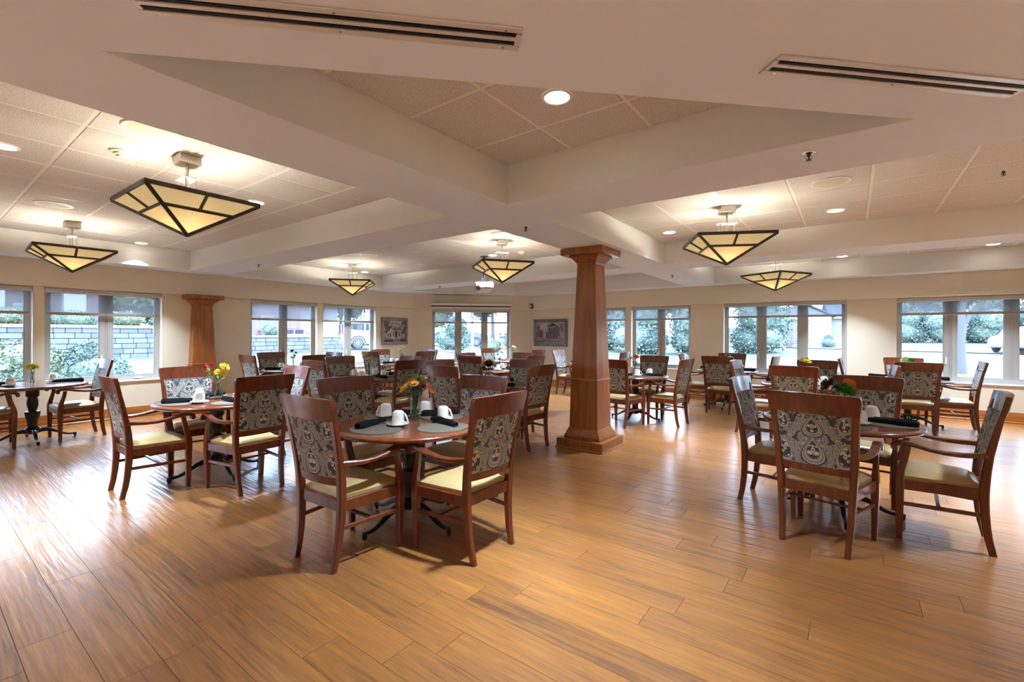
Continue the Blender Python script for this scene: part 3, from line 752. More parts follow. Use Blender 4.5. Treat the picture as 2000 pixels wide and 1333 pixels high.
# smoke detectors
s0 = None
for (px, py), lab in [((-4.409,1.015),'round smoke detector left of the nearest pendant lamp'), ((-4.377,6.142),'round smoke detector right of the pendant by the projector')]:
    if s0 is None:
        s0 = thing('smoke_detector', lab, 'detector', (px*K, py*K, CZ-.006), 0, 'round smoke detectors')
        bm = bmesh.new(); lathe(bm, [(0, .075), (-.012, .075), (-.016, .066)], 32); mesh_obj('base', bm, M['cream_plastic'], s0, 35)
        bm = bmesh.new(); lathe(bm, [(-.014, .058), (-.028, .054), (-.032, .040), (-.045, .034), (-.048, .012)], 32); mesh_obj('sensor_head', bm, M['cream_plastic'], s0, 35)
    else: dup(s0, (px*K, py*K, CZ-.006), 0, lab)
# sprinklers
s0 = None
for (px, py), z_, lab in [((-.2,3.124),BZ,'chrome sprinkler head on the right beam nearest the camera'), ((-2.551,3.655),BZ,'sprinkler head on the beam crossing left of the column'),
        ((-2.537,8.145),BZ,'sprinkler head on the beam behind the column'), ((-7.277,3.3),BZ,'sprinkler head on the left beam'), ((-7.325,7.178),BZ,'sprinkler head on the rear left beam near the bay'),
        ((1.003,5.443),CZ,'sprinkler head in the right coffer tiles')]:
    if s0 is None:
        s0 = thing('sprinkler_head', lab, 'sprinkler', (px*K, py*K, z_), 0, 'pendent sprinkler heads')
        bm = bmesh.new(); lathe(bm, [(-.0005, .038), (-.006, .036), (-.004, .022), (-.001, .018)], 24, cap=False); mesh_obj('escutcheon', bm, M['steel'], s0, 40)
        bm = bmesh.new(); lathe(bm, [(0, .012), (-.02, .010), (-.024, .005), (-.040, .005), (-.042, .016), (-.044, .016)], 12); 
        tube(bm, [(-.012, 0, -.018), (-.014, 0, -.03), (0, 0, -.042)], .002, 5); tube(bm, [(.012, 0, -.018), (.014, 0, -.03), (0, 0, -.042)], .002, 5)
        mesh_obj('nozzle', bm, M['bronze'], s0)
    else: dup(s0, (px*K, py*K, z_), 0, lab)
# slot diffusers
def diffuser(c, L, label):
    t = thing('slot_diffuser', label, 'vent', (*c, BZ), radians(45), 'two-slot linear ceiling diffusers')
    w_ = .128
    for (a, b, nm) in ((-w_/2, -w_/2+.027, 'side_rail'), (w_/2-.027, w_/2, 'side_rail'), (-.009, .009, 'centre_rail')):
        mesh_obj(nm, bbox(-L/2, a, -.008, L/2, b, -.0005, .0015), M['diffmetal'], t)
    for s_ in (-1, 1): mesh_obj('end_rail', bbox(s_*L/2 - (.02 if s_ > 0 else 0), -.032, -.0078, s_*L/2 + (.02 if s_ < 0 else 0), .032, -.0006), M['diffmetal'], t)
    mesh_obj('dark_slot', bbox(-L/2+.002, -.055, -.0022, L/2-.002, .055, -.0004), M['dark'], t)
    for y_ in (-.022, .022): mesh_obj('blade', xf(bbox(-L/2+.02, y_-.004, -.006, L/2-.02, y_-.002, -.0018), Matrix()), M['black'], t)
    for s_ in (-1, 0, 1):
        for y_ in (-.047, .047):
            bm = bmesh.new(); lathe(bm, [(-.0075, .005), (-.0095, .004)], 10); mesh_obj('screw', xf(bm, Matrix.Translation((s_*(L/2-.06), y_, 0))), M['steel'], t)
u_ = 1/sqrt(2); cc = 2.262*K
diffuser(((-1.385)*K, (-1.385)*K+cc), 1.27, 'long two-slot ceiling diffuser at upper left')
diffuser(((.165)*K, (.165)*K+cc), 1.22, 'two-slot ceiling diffuser at upper right')

# ------------------------------------------------------------------ wall things
def at_c(u, v, z): return MC @ Vector((u, v, z))
# projection screen housing above bay window
t = thing('projection_screen', 'rolled-up white projection screen case above the bay window', 'screen', (0, 0, 0))
us = uC(*[c*1.02 for c in (-9.01, 8.51)]), uC(*[c*1.02 for c in (-7.487, 10.033)])
vB = (CB-CW)/sqrt(2)
bm = bmesh.new(); sweep(bm, [(us[0], vB-.045, 2.215), (us[1], vB-.045, 2.215)], (0,1,0), (0,0,1), [(.04,.035)]*2, .4); mesh_obj('case', xf(bm, MC), M['white'], t)
mesh_obj('slot', xf(bbox(us[0]+.01, vB-.080, 2.152, us[1]-.01, vB-.02, 2.179), MC), M['dark'], t)
mesh_obj('weight_bar', xf(bbox(us[0]+.01, vB-.082, 2.128, us[1]-.01, vB-.03, 2.151, .004), MC), M['white'], t)
um = (us[0]+us[1])/2
bm = bmesh.new(); tube(bm, [(um, vB-.05, 2.148), (um, vB-.05, 2.10)], .003, 6); mesh_obj('pull_loop', xf(bm, MC), M['black'], t)
# fire alarm
t = thing('fire_alarm', 'small red wall strobe on the bulkhead beside the bay window', 'alarm', (-7.03*K, YB, 2.19), 0)
mesh_obj('body', bbox(-.055, -.035, -.07, .055, -.001, .07, .008), M['red'], t)
mesh_obj('strobe_lens', bbox(-.028, -.05, -.045, .01, -.034, .035, .006), M['white'], t)
# projector
pz = CZ
t = thing('ceiling_projector', 'white projector on a black ceiling pole in front of the bay window', 'projector', (0, 0, 0))
px_, py_ = -5.29, 6.28
def tm(name, bm, mat, rot=0):
    return mesh_obj(name, xf(bm, Matrix.Translation((px_, py_, 0)) @ Matrix.Rotation(rot, 4, 'Z')), mat, t)
bm = bmesh.new(); tube(bm, [(0, 0, 2.40), (0, 0, CZ-.005)], .022, 12); lathe(bm, [(CZ-.02, .07), (CZ-.005, .07)], 16); tm('pole', bm, M['black'])
bm = bbox(-.07, -.05, 2.335, .07, .05, 2.352); box(bm, -.035, -.035, 2.35, .035, .035, 2.40); tube(bm, [(-.15, -.02, 2.34), (.15, -.02, 2.34)], .008, 6); tm('mount', bm, M['black'], .75)
tm('body', bbox(-.165, -.12, 2.215, .165, .12, 2.33, .025, 3), M['cream_plastic'], .75)
tm('lamp_door', bbox(.02, -.126, 2.24, .12, -.118, 2.305, .004), M['china'], .75)
tm('lower_tray', bbox(-.15, -.11, 2.165, .12, .10, 2.214, .02, 2), M['white'], .75)
bm = bmesh.new(); lathe(bm, [(0, .035), (.02, .04), (.03, .03)], 16); xf(bm, Matrix.Translation((-.11, -.12, 2.23)) @ Matrix.Rotation(pi/2, 4, 'X')); tm('lens_barrel', bm, M['dark'], .75)
bm = bmesh.new(); tube(bm, [(-.13+.05*sin(a), -.13, 2.21+.05*cos(a)) for a in [i*.45 for i in range(-2, 13)]], .004, 6)
tube(bm, [(-.02, -.03, 2.42), (-.05, -.08, 2.36), (-.10, -.13, 2.26)], .004, 6); tm('cable', bm, M['black'], .75)

# ---- framed pictures: flat painted shapes on a canvas
PM = {k: plain('paint_'+k, c, .6) for k, c in dict(sky=(.33,.28,.27), dark=(.055,.035,.038), mid=(.17,.12,.125), light=(.45,.40,.40), roof=(.16,.07,.07), ground=(.30,.20,.18), red=(.17,.055,.05), violet=(.13,.11,.15), tree=(.10,.07,.065)).items()}
M['frame1'] = wood('weathered_grey_frame', (.16,.13,.10), (.25,.21,.17), (.34,.29,.24), (8,8,8), .6, .05)
M['frame2'] = wood('olive_grey_frame', (.085,.080,.065), (.13,.12,.10), (.17,.16,.14), (8,8,8), .5, .1)
M['matboard'] = plain('pale_liner', (.50,.43,.38), .6)
def picture(label, Mx, u0, u1, z0, z1, fm, fw, liner_, shapes):
    t = thing('framed_picture', label, 'picture')
    bars = ((u0, z0, u1, z0+fw), (u0, z1-fw, u1, z1), (u0, z0+fw, u0+fw, z1-fw), (u1-fw, z0+fw, u1, z1-fw))
    for a, b, c, d in bars:
        mesh_obj('frame_rail', xf(bbox(a, -.045, b, c, -.004, d, .008), Mx), fm, t)
    mesh_obj('canvas', xf(bbox(u0+fw*.8, -.018, z0+fw*.8, u1-fw*.8, -.006, z1-fw*.8), Mx), PM['sky'], t)
    iu0, iu1, iz0, iz1 = u0+fw, u1-fw, z0+fw, z1-fw
    if liner_:
        for a, b, c, d in ((iu0, iz0, iu1, iz0+liner_), (iu0, iz1-liner_, iu1, iz1), (iu0, iz0, iu0+liner_, iz1), (iu1-liner_, iz0, iu1, iz1)):
            mesh_obj('liner', xf(bbox(a, -.026, b, c, -.018, d), Mx), M['matboard'], t)
    bmats = {}
    for k, (mk, pts) in enumerate(shapes):
        bm = bmesh.new(); off = -.0184 - .00012*(k+1)
        q = [bm.verts.new((iu0 + a*(iu1-iu0), off, iz0 + b*(iz1-iz0))) for a, b in pts]
        bm.faces.new(q); mesh_obj('painted_shape', xf(bm, Mx), PM[mk], t)
R_ = lambda a, b, c, d: [(a, b), (c, b), (c, d), (a, d)]
rr = random.Random(3)
def trees(n, a, b, z0, z1, s):
    o = []
    for i in range(n):
        cx, cz = rr.uniform(a, b), rr.uniform(z0, z1); r0 = rr.uniform(.6, 1)*s
        o.append([(cx + r0*cos(k*pi/3+i), cz + r0*sin(k*pi/3+i)) for k in range(6)])
    return o
sh1 = [('light', R_(.3,.75,.8,1))] + [('tree', p) for p in trees(16, .03, .27, .45, .95, .07)] + [('tree', p) for p in trees(14, .80, .97, .35, .97, .06)] + [
  ('ground', R_(0,0,1,.24)), ('dark', R_(0,0,.42,.10)), ('dark', R_(.75,0,1,.14)), ('light', [(.10,.22),(.40,.17),(.40,.72),(.10,.42)]), ('dark', [(.07,.42),(.36,.80),(.38,.72),(.10,.38)]),
  ('light', R_(.38,.18,.80,.58)), ('mid', [(.34,.70),(.74,.66),(.74,.84),(.34,.90)]), ('light', [(.37,.73),(.71,.69),(.71,.80),(.37,.86)]),
  ('roof', [(.36,.64),(.74,.64),(.88,.55),(.42,.55)]), ('dark', R_(.50,.20,.62,.52)), ('mid', R_(.40,.25,.46,.48)), ('mid', R_(.66,.25,.76,.48)),
  ('light', R_(.47,.18,.49,.55)), ('dark', R_(.82,.18,.84,.55)), ('light', R_(.34,.14,.50,.18)), ('roof', R_(.45,.04,.78,.09)), ('dark', R_(.16,.24,.22,.38)), ('dark', R_(.27,.22,.33,.40))]
sh2 = [('light', [(.12,.78),(.32,.55),(.42,.95),(.2,.98)])] + [('tree', p) for p in trees(14, .02, .12, .4, .97, .05)] + [('violet', p) for p in trees(8, .88, .97, .55, .97, .06)] + [
  ('ground', R_(0,0,1,.26)), ('red', R_(0,.28,.24,.58)), ('red', [(0,.56),(.24,.56),(.12,.66),(0,.66)]), ('light', [(0,.57),(.09,.66),(.10,.63),(.02,.54)]),
  ('violet', R_(.42,.22,.84,.80)), ('dark', [(.38,.80),(.58,.98),(.84,.76)]), ('mid', [(.42,.56),(.68,.60),(.68,.78),(.42,.74)]), ('light', [(.40,.73),(.69,.78),(.69,.82),(.40,.77)]),
  ('light', [(.60,.97),(.64,.98),(.86,.78),(.82,.76)]), ('light', [(.30,.50),(.42,.62),(.44,.60),(.33,.49)]), ('dark', R_(.34,.22,.70,.54)),
  ('dark', R_(.46,.60,.50,.72)), ('dark', R_(.62,.62,.66,.74))] + [('light', R_(.34+.065*i, .22, .352+.065*i, .52)) for i in range(6)] + [('violet', R_(.40,.24,.44,.42)), ('violet', R_(.54,.24,.60,.44)),
  ('mid', R_(0,.10,.5,.16)), ('dark', R_(0,0,.3,.08)), ('light', R_(.78,.24,.81,.34)), ('light', [(.88,.30),(.93,.40),(.98,.30),(.95,.30),(.93,.34),(.90,.30)]), ('light', R_(.1,.17,.2,.19)), ('mid', R_(.3,.04,.9,.07))]
picture('square picture of an old store front in weathered grey frame on left wall', ML, 7.304*kw, 8.150*kw, 1.125, 1.825, M['frame1'], .075, 0, sh1)
picture('wide picture of a house with porch in dark frame left of the column', MR, -7.154*kw*.999, -6.079*kw, 1.080, 1.822, M['frame2'], .085, .016, sh2)

# ------------------------------------------------------------------ armchair
def make_chair():
    t = thing('dining_armchair', 'x', 'chair', (0, 0, 0))
    W = M['cherry']
    Xa, Ya, Za = (1,0,0), (0,1,0), (0,0,1)
    def yb(z):  # y of the back post centre line
        pts = [(0,-.247),(.10,-.226),(.22,-.210),(.36,-.203),(.50,-.208),(.62,-.222),(.80,-.256),(.95,-.290),(1.04,-.310)]
        for (z0_, a), (z1_, b) in zip(pts, pts[1:]):
            if z <= z1_: return a + (b-a)*(z-z0_)/(z1_-z0_)
        return pts[-1][1]
    def xb(z): return .186 + .022*min(z/.45, 1) + .026*max(0, (z-.45)/.5)
    zs = [0,.04,.10,.18,.28,.38,.46,.54,.64,.74,.84,.91,.97]
    for s in (-1, 1):
        bm = bmesh.new(); sweep(bm, [(s*xb(z), yb(z), z) for z in zs], Xa, Ya, [(.0165+.004*min(z/.4,1) - (.004 if z > .92 else 0), (.019+.006*min(z/.4,1) - .010*max(0,(z-.5)/.42)) * (.8 if z > .92 else 1)) for z in zs], .3)
        mesh_obj('rear_leg', bm, W, t, 35)
        # front leg running up into the arm support
        pf = [(.245,.212,0),(.247,.212,.10),(.249,.212,.25),(.250,.212,.345),(.250,.212,.43),(.252,.206,.48),(.256,.190,.54),(.259,.176,.60),(.260,.170,.65)]
        sf = [(.0145,.016),(.017,.019),(.021,.0235),(.023,.026),(.022,.026),(.017,.023),(.015,.020),(.014,.018),(.014,.018)]
        bm = bmesh.new(); sweep(bm, [(s*a, b, c) for a, b, c in pf], Xa, Ya, sf, .25); mesh_obj('front_leg', bm, W, t, 35)
        # arm, bowed outward with a scrolled end
        pa = [(.222,-.222,.640),(.240,-.17,.637),(.256,-.10,.632),(.266,-.02,.634),(.270,.06,.646),(.268,.12,.661),(.264,.17,.671),(.262,.205,.670),(.261,.232,.661),(.261,.250,.644)]
        sa = [(.016,.017),(.018,.016),(.021,.014),(.023,.013),(.025,.013),(.026,.013),(.026,.014),(.026,.015),(.026,.016),(.025,.014)]
        bm = bmesh.new(); rings = []
        for k, ((a, b, c), (h1, h2)) in enumerate(zip(pa, sa)):
            p = Vector((s*a, b, c)); q0 = Vector((0, pa[max(k-1,0)][1], pa[max(k-1,0)][2])); q1 = Vector((0, pa[min(k+1,9)][1], pa[min(k+1,9)][2]))
            d = (q1-q0).normalized(); up = Vector((0, -d.z, d.y)); ring = []
            for s1, s2, kk in ((1,1,0),(1,1,1),(-1,1,1),(-1,1,0),(-1,-1,0),(-1,-1,1),(1,-1,1),(1,-1,0)):
                cc_ = .006; ring.append(bm.verts.new(p + Vector((1,0,0))*s1*(h1-(cc_ if kk else 0)) + up*s2*(h2-(0 if kk else cc_))))
            rings.append(ring)
        for A_, B_ in zip(rings, rings[1:]):
            for i in range(8): bm.faces.new((A_[i], A_[(i+1)%8], B_[(i+1)%8], B_[i]))
        bm.faces.new(rings[0][::-1]); bm.faces.new(rings[-1])
        g = bmesh.ops.create_cone(bm, cap_ends=True, segments=14, radius1=.0185, radius2=.0185, depth=.052)
        for v in g['verts']: v.co = Vector((v.co.z + s*.261, v.co.x + .240, v.co.y + .636))
        bmesh.ops.recalc_face_normals(bm, faces=bm.faces); mesh_obj('arm', bm, W, t, 35)
        bm = bmesh.new(); sweep(bm, [(s*.197, -.200, .248), (s*.247, .205, .248)], Xa, Za, [(.0085,.0125)]*2, .25); mesh_obj('side_stretcher', bm, W, t)
        bm = bmesh.new(); sweep(bm, [(s*.203, -.195, .382), (s*.249, .205, .382)], Xa, Za, [(.012,.034)]*2, .15); mesh_obj('side_rail', bm, W, t)
    bm = bmesh.new(); sweep(bm, [(-.222, .01, .250), (.222, .01, .250)], Ya, Za, [(.0105,.0085)]*2, .25); mesh_obj('cross_stretcher', bm, W, t)
    bm = bmesh.new(); sweep(bm, [(-.245, .218, .382), (.245, .218, .382)], Ya, Za, [(.012,.034)]*2, .15); mesh_obj('front_rail', bm, W, t)
    bm = bmesh.new(); sweep(bm, [(-.20, -.200, .382), (.20, -.200, .382)], Ya, Za, [(.012,.034)]*2, .15); mesh_obj('rear_rail', bm, W, t)
    # curved slabs in the back plane
    def slab(z0_, z1_, w0, w1, th, depth, nx=8, nz=3, fwd=0, dome=0, rnd=0):
        bm = bmesh.new(); g = {}
        for side in (0, 1):
            for j in range(nz+1):
                for i in range(nx+1):
                    u = -1 + 2*i/nx; vv = j/nz; z = z0_ + (z1_-z0_)*vv; w_ = w0 + (w1-w0)*vv
                    if rnd and vv > .5: w_ -= rnd*((vv-.5)*2)**3
                    zz = z + (rnd*.35*(1-u*u) if (rnd and j == nz) else 0)
                    y_ = yb(min(z, 1.05)) + fwd - depth*(1-u*u)
                    d = dome*(1-u**4)*(1-(2*vv-1)**4)
                    g[side, i, j] = bm.verts.new((u*w_, y_ + (th/2 + d if side else -th/2), zz))
        for j in range(nz):
            for i in range(nx):
                bm.faces.new((g[0,i,j], g[0,i+1,j], g[0,i+1,j+1], g[0,i,j+1])); bm.faces.new((g[1,i,j], g[1,i,j+1], g[1,i+1,j+1], g[1,i+1,j]))
        for i in range(nx):
            bm.faces.new((g[0,i,0], g[1,i,0], g[1,i+1,0], g[0,i+1,0])); bm.faces.new((g[0,i,nz], g[0,i+1,nz], g[1,i+1,nz], g[1,i,nz]))
        for j in range(nz):
            bm.faces.new((g[0,0,j], g[0,0,j+1], g[1,0,j+1], g[1,0,j])); bm.faces.new((g[0,nx,j], g[1,nx,j], g[1,nx,j+1], g[0,nx,j+1]))
        bmesh.ops.recalc_face_normals(bm, faces=bm.faces); return bm
    mesh_obj('crest_rail', slab(.900, 1.030, .2525, .272, .030, .030, 12, 6, rnd=.014), W, t, 40)
    mesh_obj('lower_rail', slab(.505, .552, .196, .199, .024, .030, 8, 2), W, t, 35)
    mesh_obj('upholstered_panel', slab(.552, .908, .197, .226, .026, .030, 10, 8, .004, .014), M['fabric'], t, 50)
    pth = [(-.222, .906), (.222, .906)]
    bm = bmesh.new(); tube(bm, [(u*.222, yb(.905) + .020 - .030*(1-u*u), .905) for u in [-1+.2*i for i in range(11)]], .004, 5); mesh_obj('piping', bm, M['piping'], t)
    # cushion
    bm = bmesh.new(); n = 10; top = {}; 
    for j in range(n+1):
        for i in range(n+1):
            u = -1 + 2*i/n; v = j/n; w_ = .192 + .052*v; y_ = -.188 + .415*v
            e = (1-abs(u)**5)*(1-abs(2*v-1)**5); rx = 1 - .02*(abs(2*v-1)**6); ry = 0
            top[i, j] = bm.verts.new((u*w_*rx, y_, .438 + .034*e**.5 + .008*(1-u*u)*(1-(2*v-1)**2)))
    for j in range(n):
        for i in range(n): bm.faces.new((top[i,j], top[i+1,j], top[i+1,j+1], top[i,j+1]))
    per = [(i, 0) for i in range(n)] + [(n, j) for j in range(n)] + [(i, n) for i in range(n, 0, -1)] + [(0, j) for j in range(n, 0, -1)]
    lo = []
    for (i, j) in per:
        c = top[i, j].co; lo.append(bm.verts.new((c.x*.985, c.y, .413)))
    for k in range(len(per)):
        bm.faces.new((top[per[k]], lo[k], lo[(k+1) % len(per)], top[per[(k+1) % len(per)]]))
    bm.faces.new(lo)
    bmesh.ops.recalc_face_normals(bm, faces=bm.faces); mesh_obj('seat', bm, M['vinyl'], t, 60)
    return t

# ------------------------------------------------------------------ table
def make_table():
    t = thing('round_table', 'x', 'table', (0, 0, 0))
    bm = bmesh.new(); R = .532
    lathe(bm, [(.700, R-.035), (.703, R-.02), (.708, R-.010), (.716, R-.002), (.726, R), (.733, R-.004), (.7365, R-.010), (.737, R-.018), (.7395, R-.024), (.740, R-.04), (.740, .001)], 56)
    mesh_obj('tabletop', bm, M['table'], t, 30)
    bm = bmesh.new(); lathe(bm, [(.685, .14), (.70, .15)], 20); lathe(bm, [(.685,.060),(.672,.066),(.66,.064),(.60,.064),(.585,.060),(.575,.048),(.56,.046),(.54,.052),(.50,.055),(.46,.052),(.425,.042),(.41,.040),(.40,.047),
        (.392,.074),(.384,.074),(.35,.071),(.31,.064),(.27,.053),(.23,.048),(.20,.049),(.19,.058),(.18,.074),(.165,.083),(.155,.072),(.11,.060),(.095,.03)], 28)
    mesh_obj('pedestal', bm, M['black'], t, 35)
    for k in range(4):
        a = k*pi/2; Mk = Matrix.Rotation(a, 4, 'Z')
        path = [(.03,0,.128),(.09,0,.142),(.14,0,.140),(.19,0,.122),(.24,0,.093),(.29,0,.064),(.33,0,.050),(.37,0,.046),(.40,0,.050)]
        sz = [(.021,.024),(.021,.024),(.020,.023),(.018,.021),(.0165,.018),(.015,.015),(.0135,.012),(.0125,.0105),(.012,.011)]
        bm = bmesh.new(); sweep(bm, path, (0,1,0), (0,0,1), sz, .35); mesh_obj('foot', xf(bm, Mk), M['black'], t, 45)
        bm = bmesh.new(); lathe(bm, [(.012,.012),(.02,.016),(.05,.018),(.058,.014),(.062,.002)], 14, .402, 0); mesh_obj('toe', xf(bm, Mk), M['black'], t, 45)
        bm = bmesh.new(); lathe(bm, [(.0,.015),(.010,.016),(.012,.010)], 12, .402, 0); mesh_obj('glide', xf(bm, Mk), M['steel'], t, 45)
    return t

TBL = {
1:((-2.653,2.304),{'S':(-2.64,1.77,3),'N':(-2.65,2.85,2),'E':(-2.085,2.29,-1),'W':(-3.21,2.31,-3)}, 'nearest centre table'),
2:((-5.10,1.92),{'S':(-5.12,1.39,-1),'N':(-5.12,2.45,0),'E':(-4.50,1.95,4),'W':(-5.63,1.91,-6)}, 'left table by the pilaster'),
3:((-8.46,1.05),{'N':(-8.42,1.46,3),'S':(-8.42,.66,-3)}, 'table at far left edge'),
4:((-8.38,4.43),{'S':(-8.36,3.90,3),'N':(-8.38,4.97,1),'E':(-7.83,4.41,-1),'W':(-8.94,4.43,-1)}, 'left wall table right of the pilaster'),
5:((-5.99,4.36),{'S':(-6.03,3.77,1),'N':(-6.01,4.91,0),'E':(-5.38,4.39,0),'W':(-6.52,4.39,-2)}, 'left centre table in second row'),
6:((-8.21,6.86),{'S':(-8.20,6.29,3),'N':(-8.21,7.42,2),'E':(-7.69,6.82,-2),'W':(-8.75,6.90,-2)}, 'rear table below the square picture'),
7:((-3.90,4.71),{'S':(-3.90,4.16,-1),'N':(-3.87,5.24,1),'E':(-3.34,4.74,-4),'W':(-4.45,4.67,-1)}, 'centre table just left of the column'),
8:((-5.34,6.80),{'S':(-5.33,6.25,0),'N':(-5.38,7.34,-2),'E':(-4.79,6.78,-2),'W':(-5.90,6.80,-2)}, 'third row centre table'),
9:((-6.95,9.38),{'E':(-6.43,9.36,-3),'W':(-7.46,9.40,0)}, 'rearmost table by the bay window'),
10:((-2.88,7.32),{'S':(-2.88,6.79,-8),'N':(-2.87,7.87,-2),'E':(-2.34,7.32,-6)}, 'table right behind the column'),
11:((-1.92,9.52),{'W':(-2.45,9.54,2),'S':(-1.91,8.97,0),'N':(-1.97,10.05,3),'E':(-1.39,9.52,-6)}, 'rear table at the three-pane window'),
12:((-.51,7.46),{'S':(-.56,6.89,-3),'N':(-.44,8.01,-5),'E':(.14,7.47,4),'W':(-1.08,7.44,-4)}, 'middle table on the right side'),
13:((-.08,4.50),{'S':(-.15,3.86,-11),'N':(.07,5.06,-9),'E':(.50,4.40,-4),'W':(-.50,4.49,-6)}, 'nearest right table'),
14:((.71,9.44),{'S':(.74,8.89,3),'N':(.71,9.97,0),'E':(1.24,9.45,-1),'W':(.15,9.44,-2)}, 'rear table at far right'),
15:((-4.80,9.45),{'W':(-5.30,9.45,0),'E':(-4.32,9.47,3)}, 'rear table hidden behind the column'),
}
DIRS = {'S': 0, 'E': 90, 'N': 180, 'W': -90}
def side_name(i, k):
    if i in (11, 12, 13, 14): return {'S': 'front', 'E': 'right', 'N': 'back', 'W': 'left'}[k]
    if i in (2, 3, 4): return {'S': 'left', 'E': 'front-right', 'N': 'right', 'W': 'window-side'}[k]
    return {'S': 'front-left', 'E': 'front-right', 'N': 'back-right', 'W': 'back-left'}[k]
chair0 = make_chair(); used = False
table0 = make_table(); tused = False
FLW = {1:'orange daisies', 2:'tall yellow chrysanthemums', 3:'small yellow roses', 4:'one dark purple flower', 5:'yellow lilies', 6:'a yellow daisy', 7:'pale and burgundy roses',
       8:'a spiky rust flower', 9:'a cream bloom', 10:'an orange rose', 11:'small brown and gold flowers', 12:'bright yellow petals', 13:'a green pompom flower', 14:'pale green hydrangea', 15:'no flowers'}
for i, (c, ch, nm) in TBL.items():
    lab = 'round pedestal table, the %s%s' % (nm, ', with '+FLW[i] if i != 15 else '')
    if not tused: table0.location = (*c, 0); table0['label'] = lab; table0['group'] = 'round pedestal dining tables'; tused = True
    else: dup(table0, (*c, 0), radians({12: 20, 7: 12, 13: 8}.get(i, 0)), lab)
    for k, (x, y, r) in ch.items():
        f_ = Vector((-sin(radians(DIRS[k])), cos(radians(DIRS[k])))); dd = (Vector(c) - Vector((x, y))).dot(f_); mn = {3: .3, 13: .42}.get(i, .53)
        if dd < mn: x -= f_.x*(mn-dd); y -= f_.y*(mn-dd)
        lab = 'paisley-backed armchair on the %s side of the %s' % (side_name(i, k), nm)
        rz = radians(DIRS[k] + r)
        if not used:
            chair0.location = (x, y, 0); chair0.rotation_euler = (0, 0, rz); chair0['label'] = lab; chair0['group'] = 'paisley armchairs around the tables'; used = True
        else: dup(chair0, (x, y, 0), rz, lab)

# ------------------------------------------------------------------ place settings
TZ = .740
bm = bmesh.new(); nn = 40
rings = []
for z, s_ in ((0, 1.0), (.0035, 1.0), (.0042, .985), (.0042, .93), (.0036, .925), (.0042, .92), (.0042, .0)):
    rings.append([bm.verts.new((.195*s_*cos(2*pi*q/nn), .165*s_*sin(2*pi*q/nn), z)) for q in range(nn)] if s_ else None)
for a, b in zip(rings[:-1], rings[1:]):
    if b is None: bm.faces.new(a)
    else:
        for q in range(nn): bm.faces.new((a[q], a[(q+1) % nn], b[(q+1) % nn], b[q]))
bm.faces.new(rings[0][::-1])
matme = bpy.data.meshes.new('placemat'); bm.to_mesh(matme); bm.free(); matme.materials.append(M['mat'])
bm = bmesh.new(); lathe(bm, [(0,.038),(.004,.042),(.008,.060),(.0165,.077),(.018,.076),(.0125,.060),(.008,.043),(.007,.001)], 32)
saume = bpy.data.meshes.new('saucer'); bmesh.ops.recalc_face_normals(bm, faces=bm.faces); bm.to_mesh(saume); bm.free(); saume.materials.append(M['china']); saume.shade_smooth(); saume.set_sharp_from_angle(angle=radians(50))
def cupbody():
    bm = bmesh.new(); rings = []
    # octagonal faceted mug, standing upside down (rim on the saucer)
    for z, r in ((.0, .039), (.003, .0405), (.01, .0405), (.055, .0375), (.078, .0355), (.084, .033), (.086, .026), (.089, .0255), (.089, .022), (.086, .021), (.086, .001)):
        rings.append([bm.verts.new((r*(1+.025*(q % 2))*cos(2*pi*q/16), r*(1+.025*(q % 2))*sin(2*pi*q/16), z)) for q in range(16)])
    for a, b in zip(rings, rings[1:]):
        for q in range(16): bm.faces.new((a[q], a[(q+1) % 16], b[(q+1) % 16], b[q]))
    bm.faces.new(rings[0][::-1]); bmesh.ops.recalc_face_normals(bm, faces=bm.faces); return bm
q = mesh_obj('cup_body', cupbody(), M['china'], None, 30); cupme = q.data; bpy.data.objects.remove(q)
bm = bmesh.new(); path = [(.033,0,.072),(.046,0,.070),(.055,0,.055),(.064,0,.032),(.068,0,.018),(.060,0,.010),(.048,0,.014),(.038,0,.022)]
sweep(bm, path, (0,1,0), (.6,0,.8), [(.006,.0045)]*8, .3); q = mesh_obj('handle', bm, M['china'], None, 45); hanme = q.data; bpy.data.objects.remove(q)
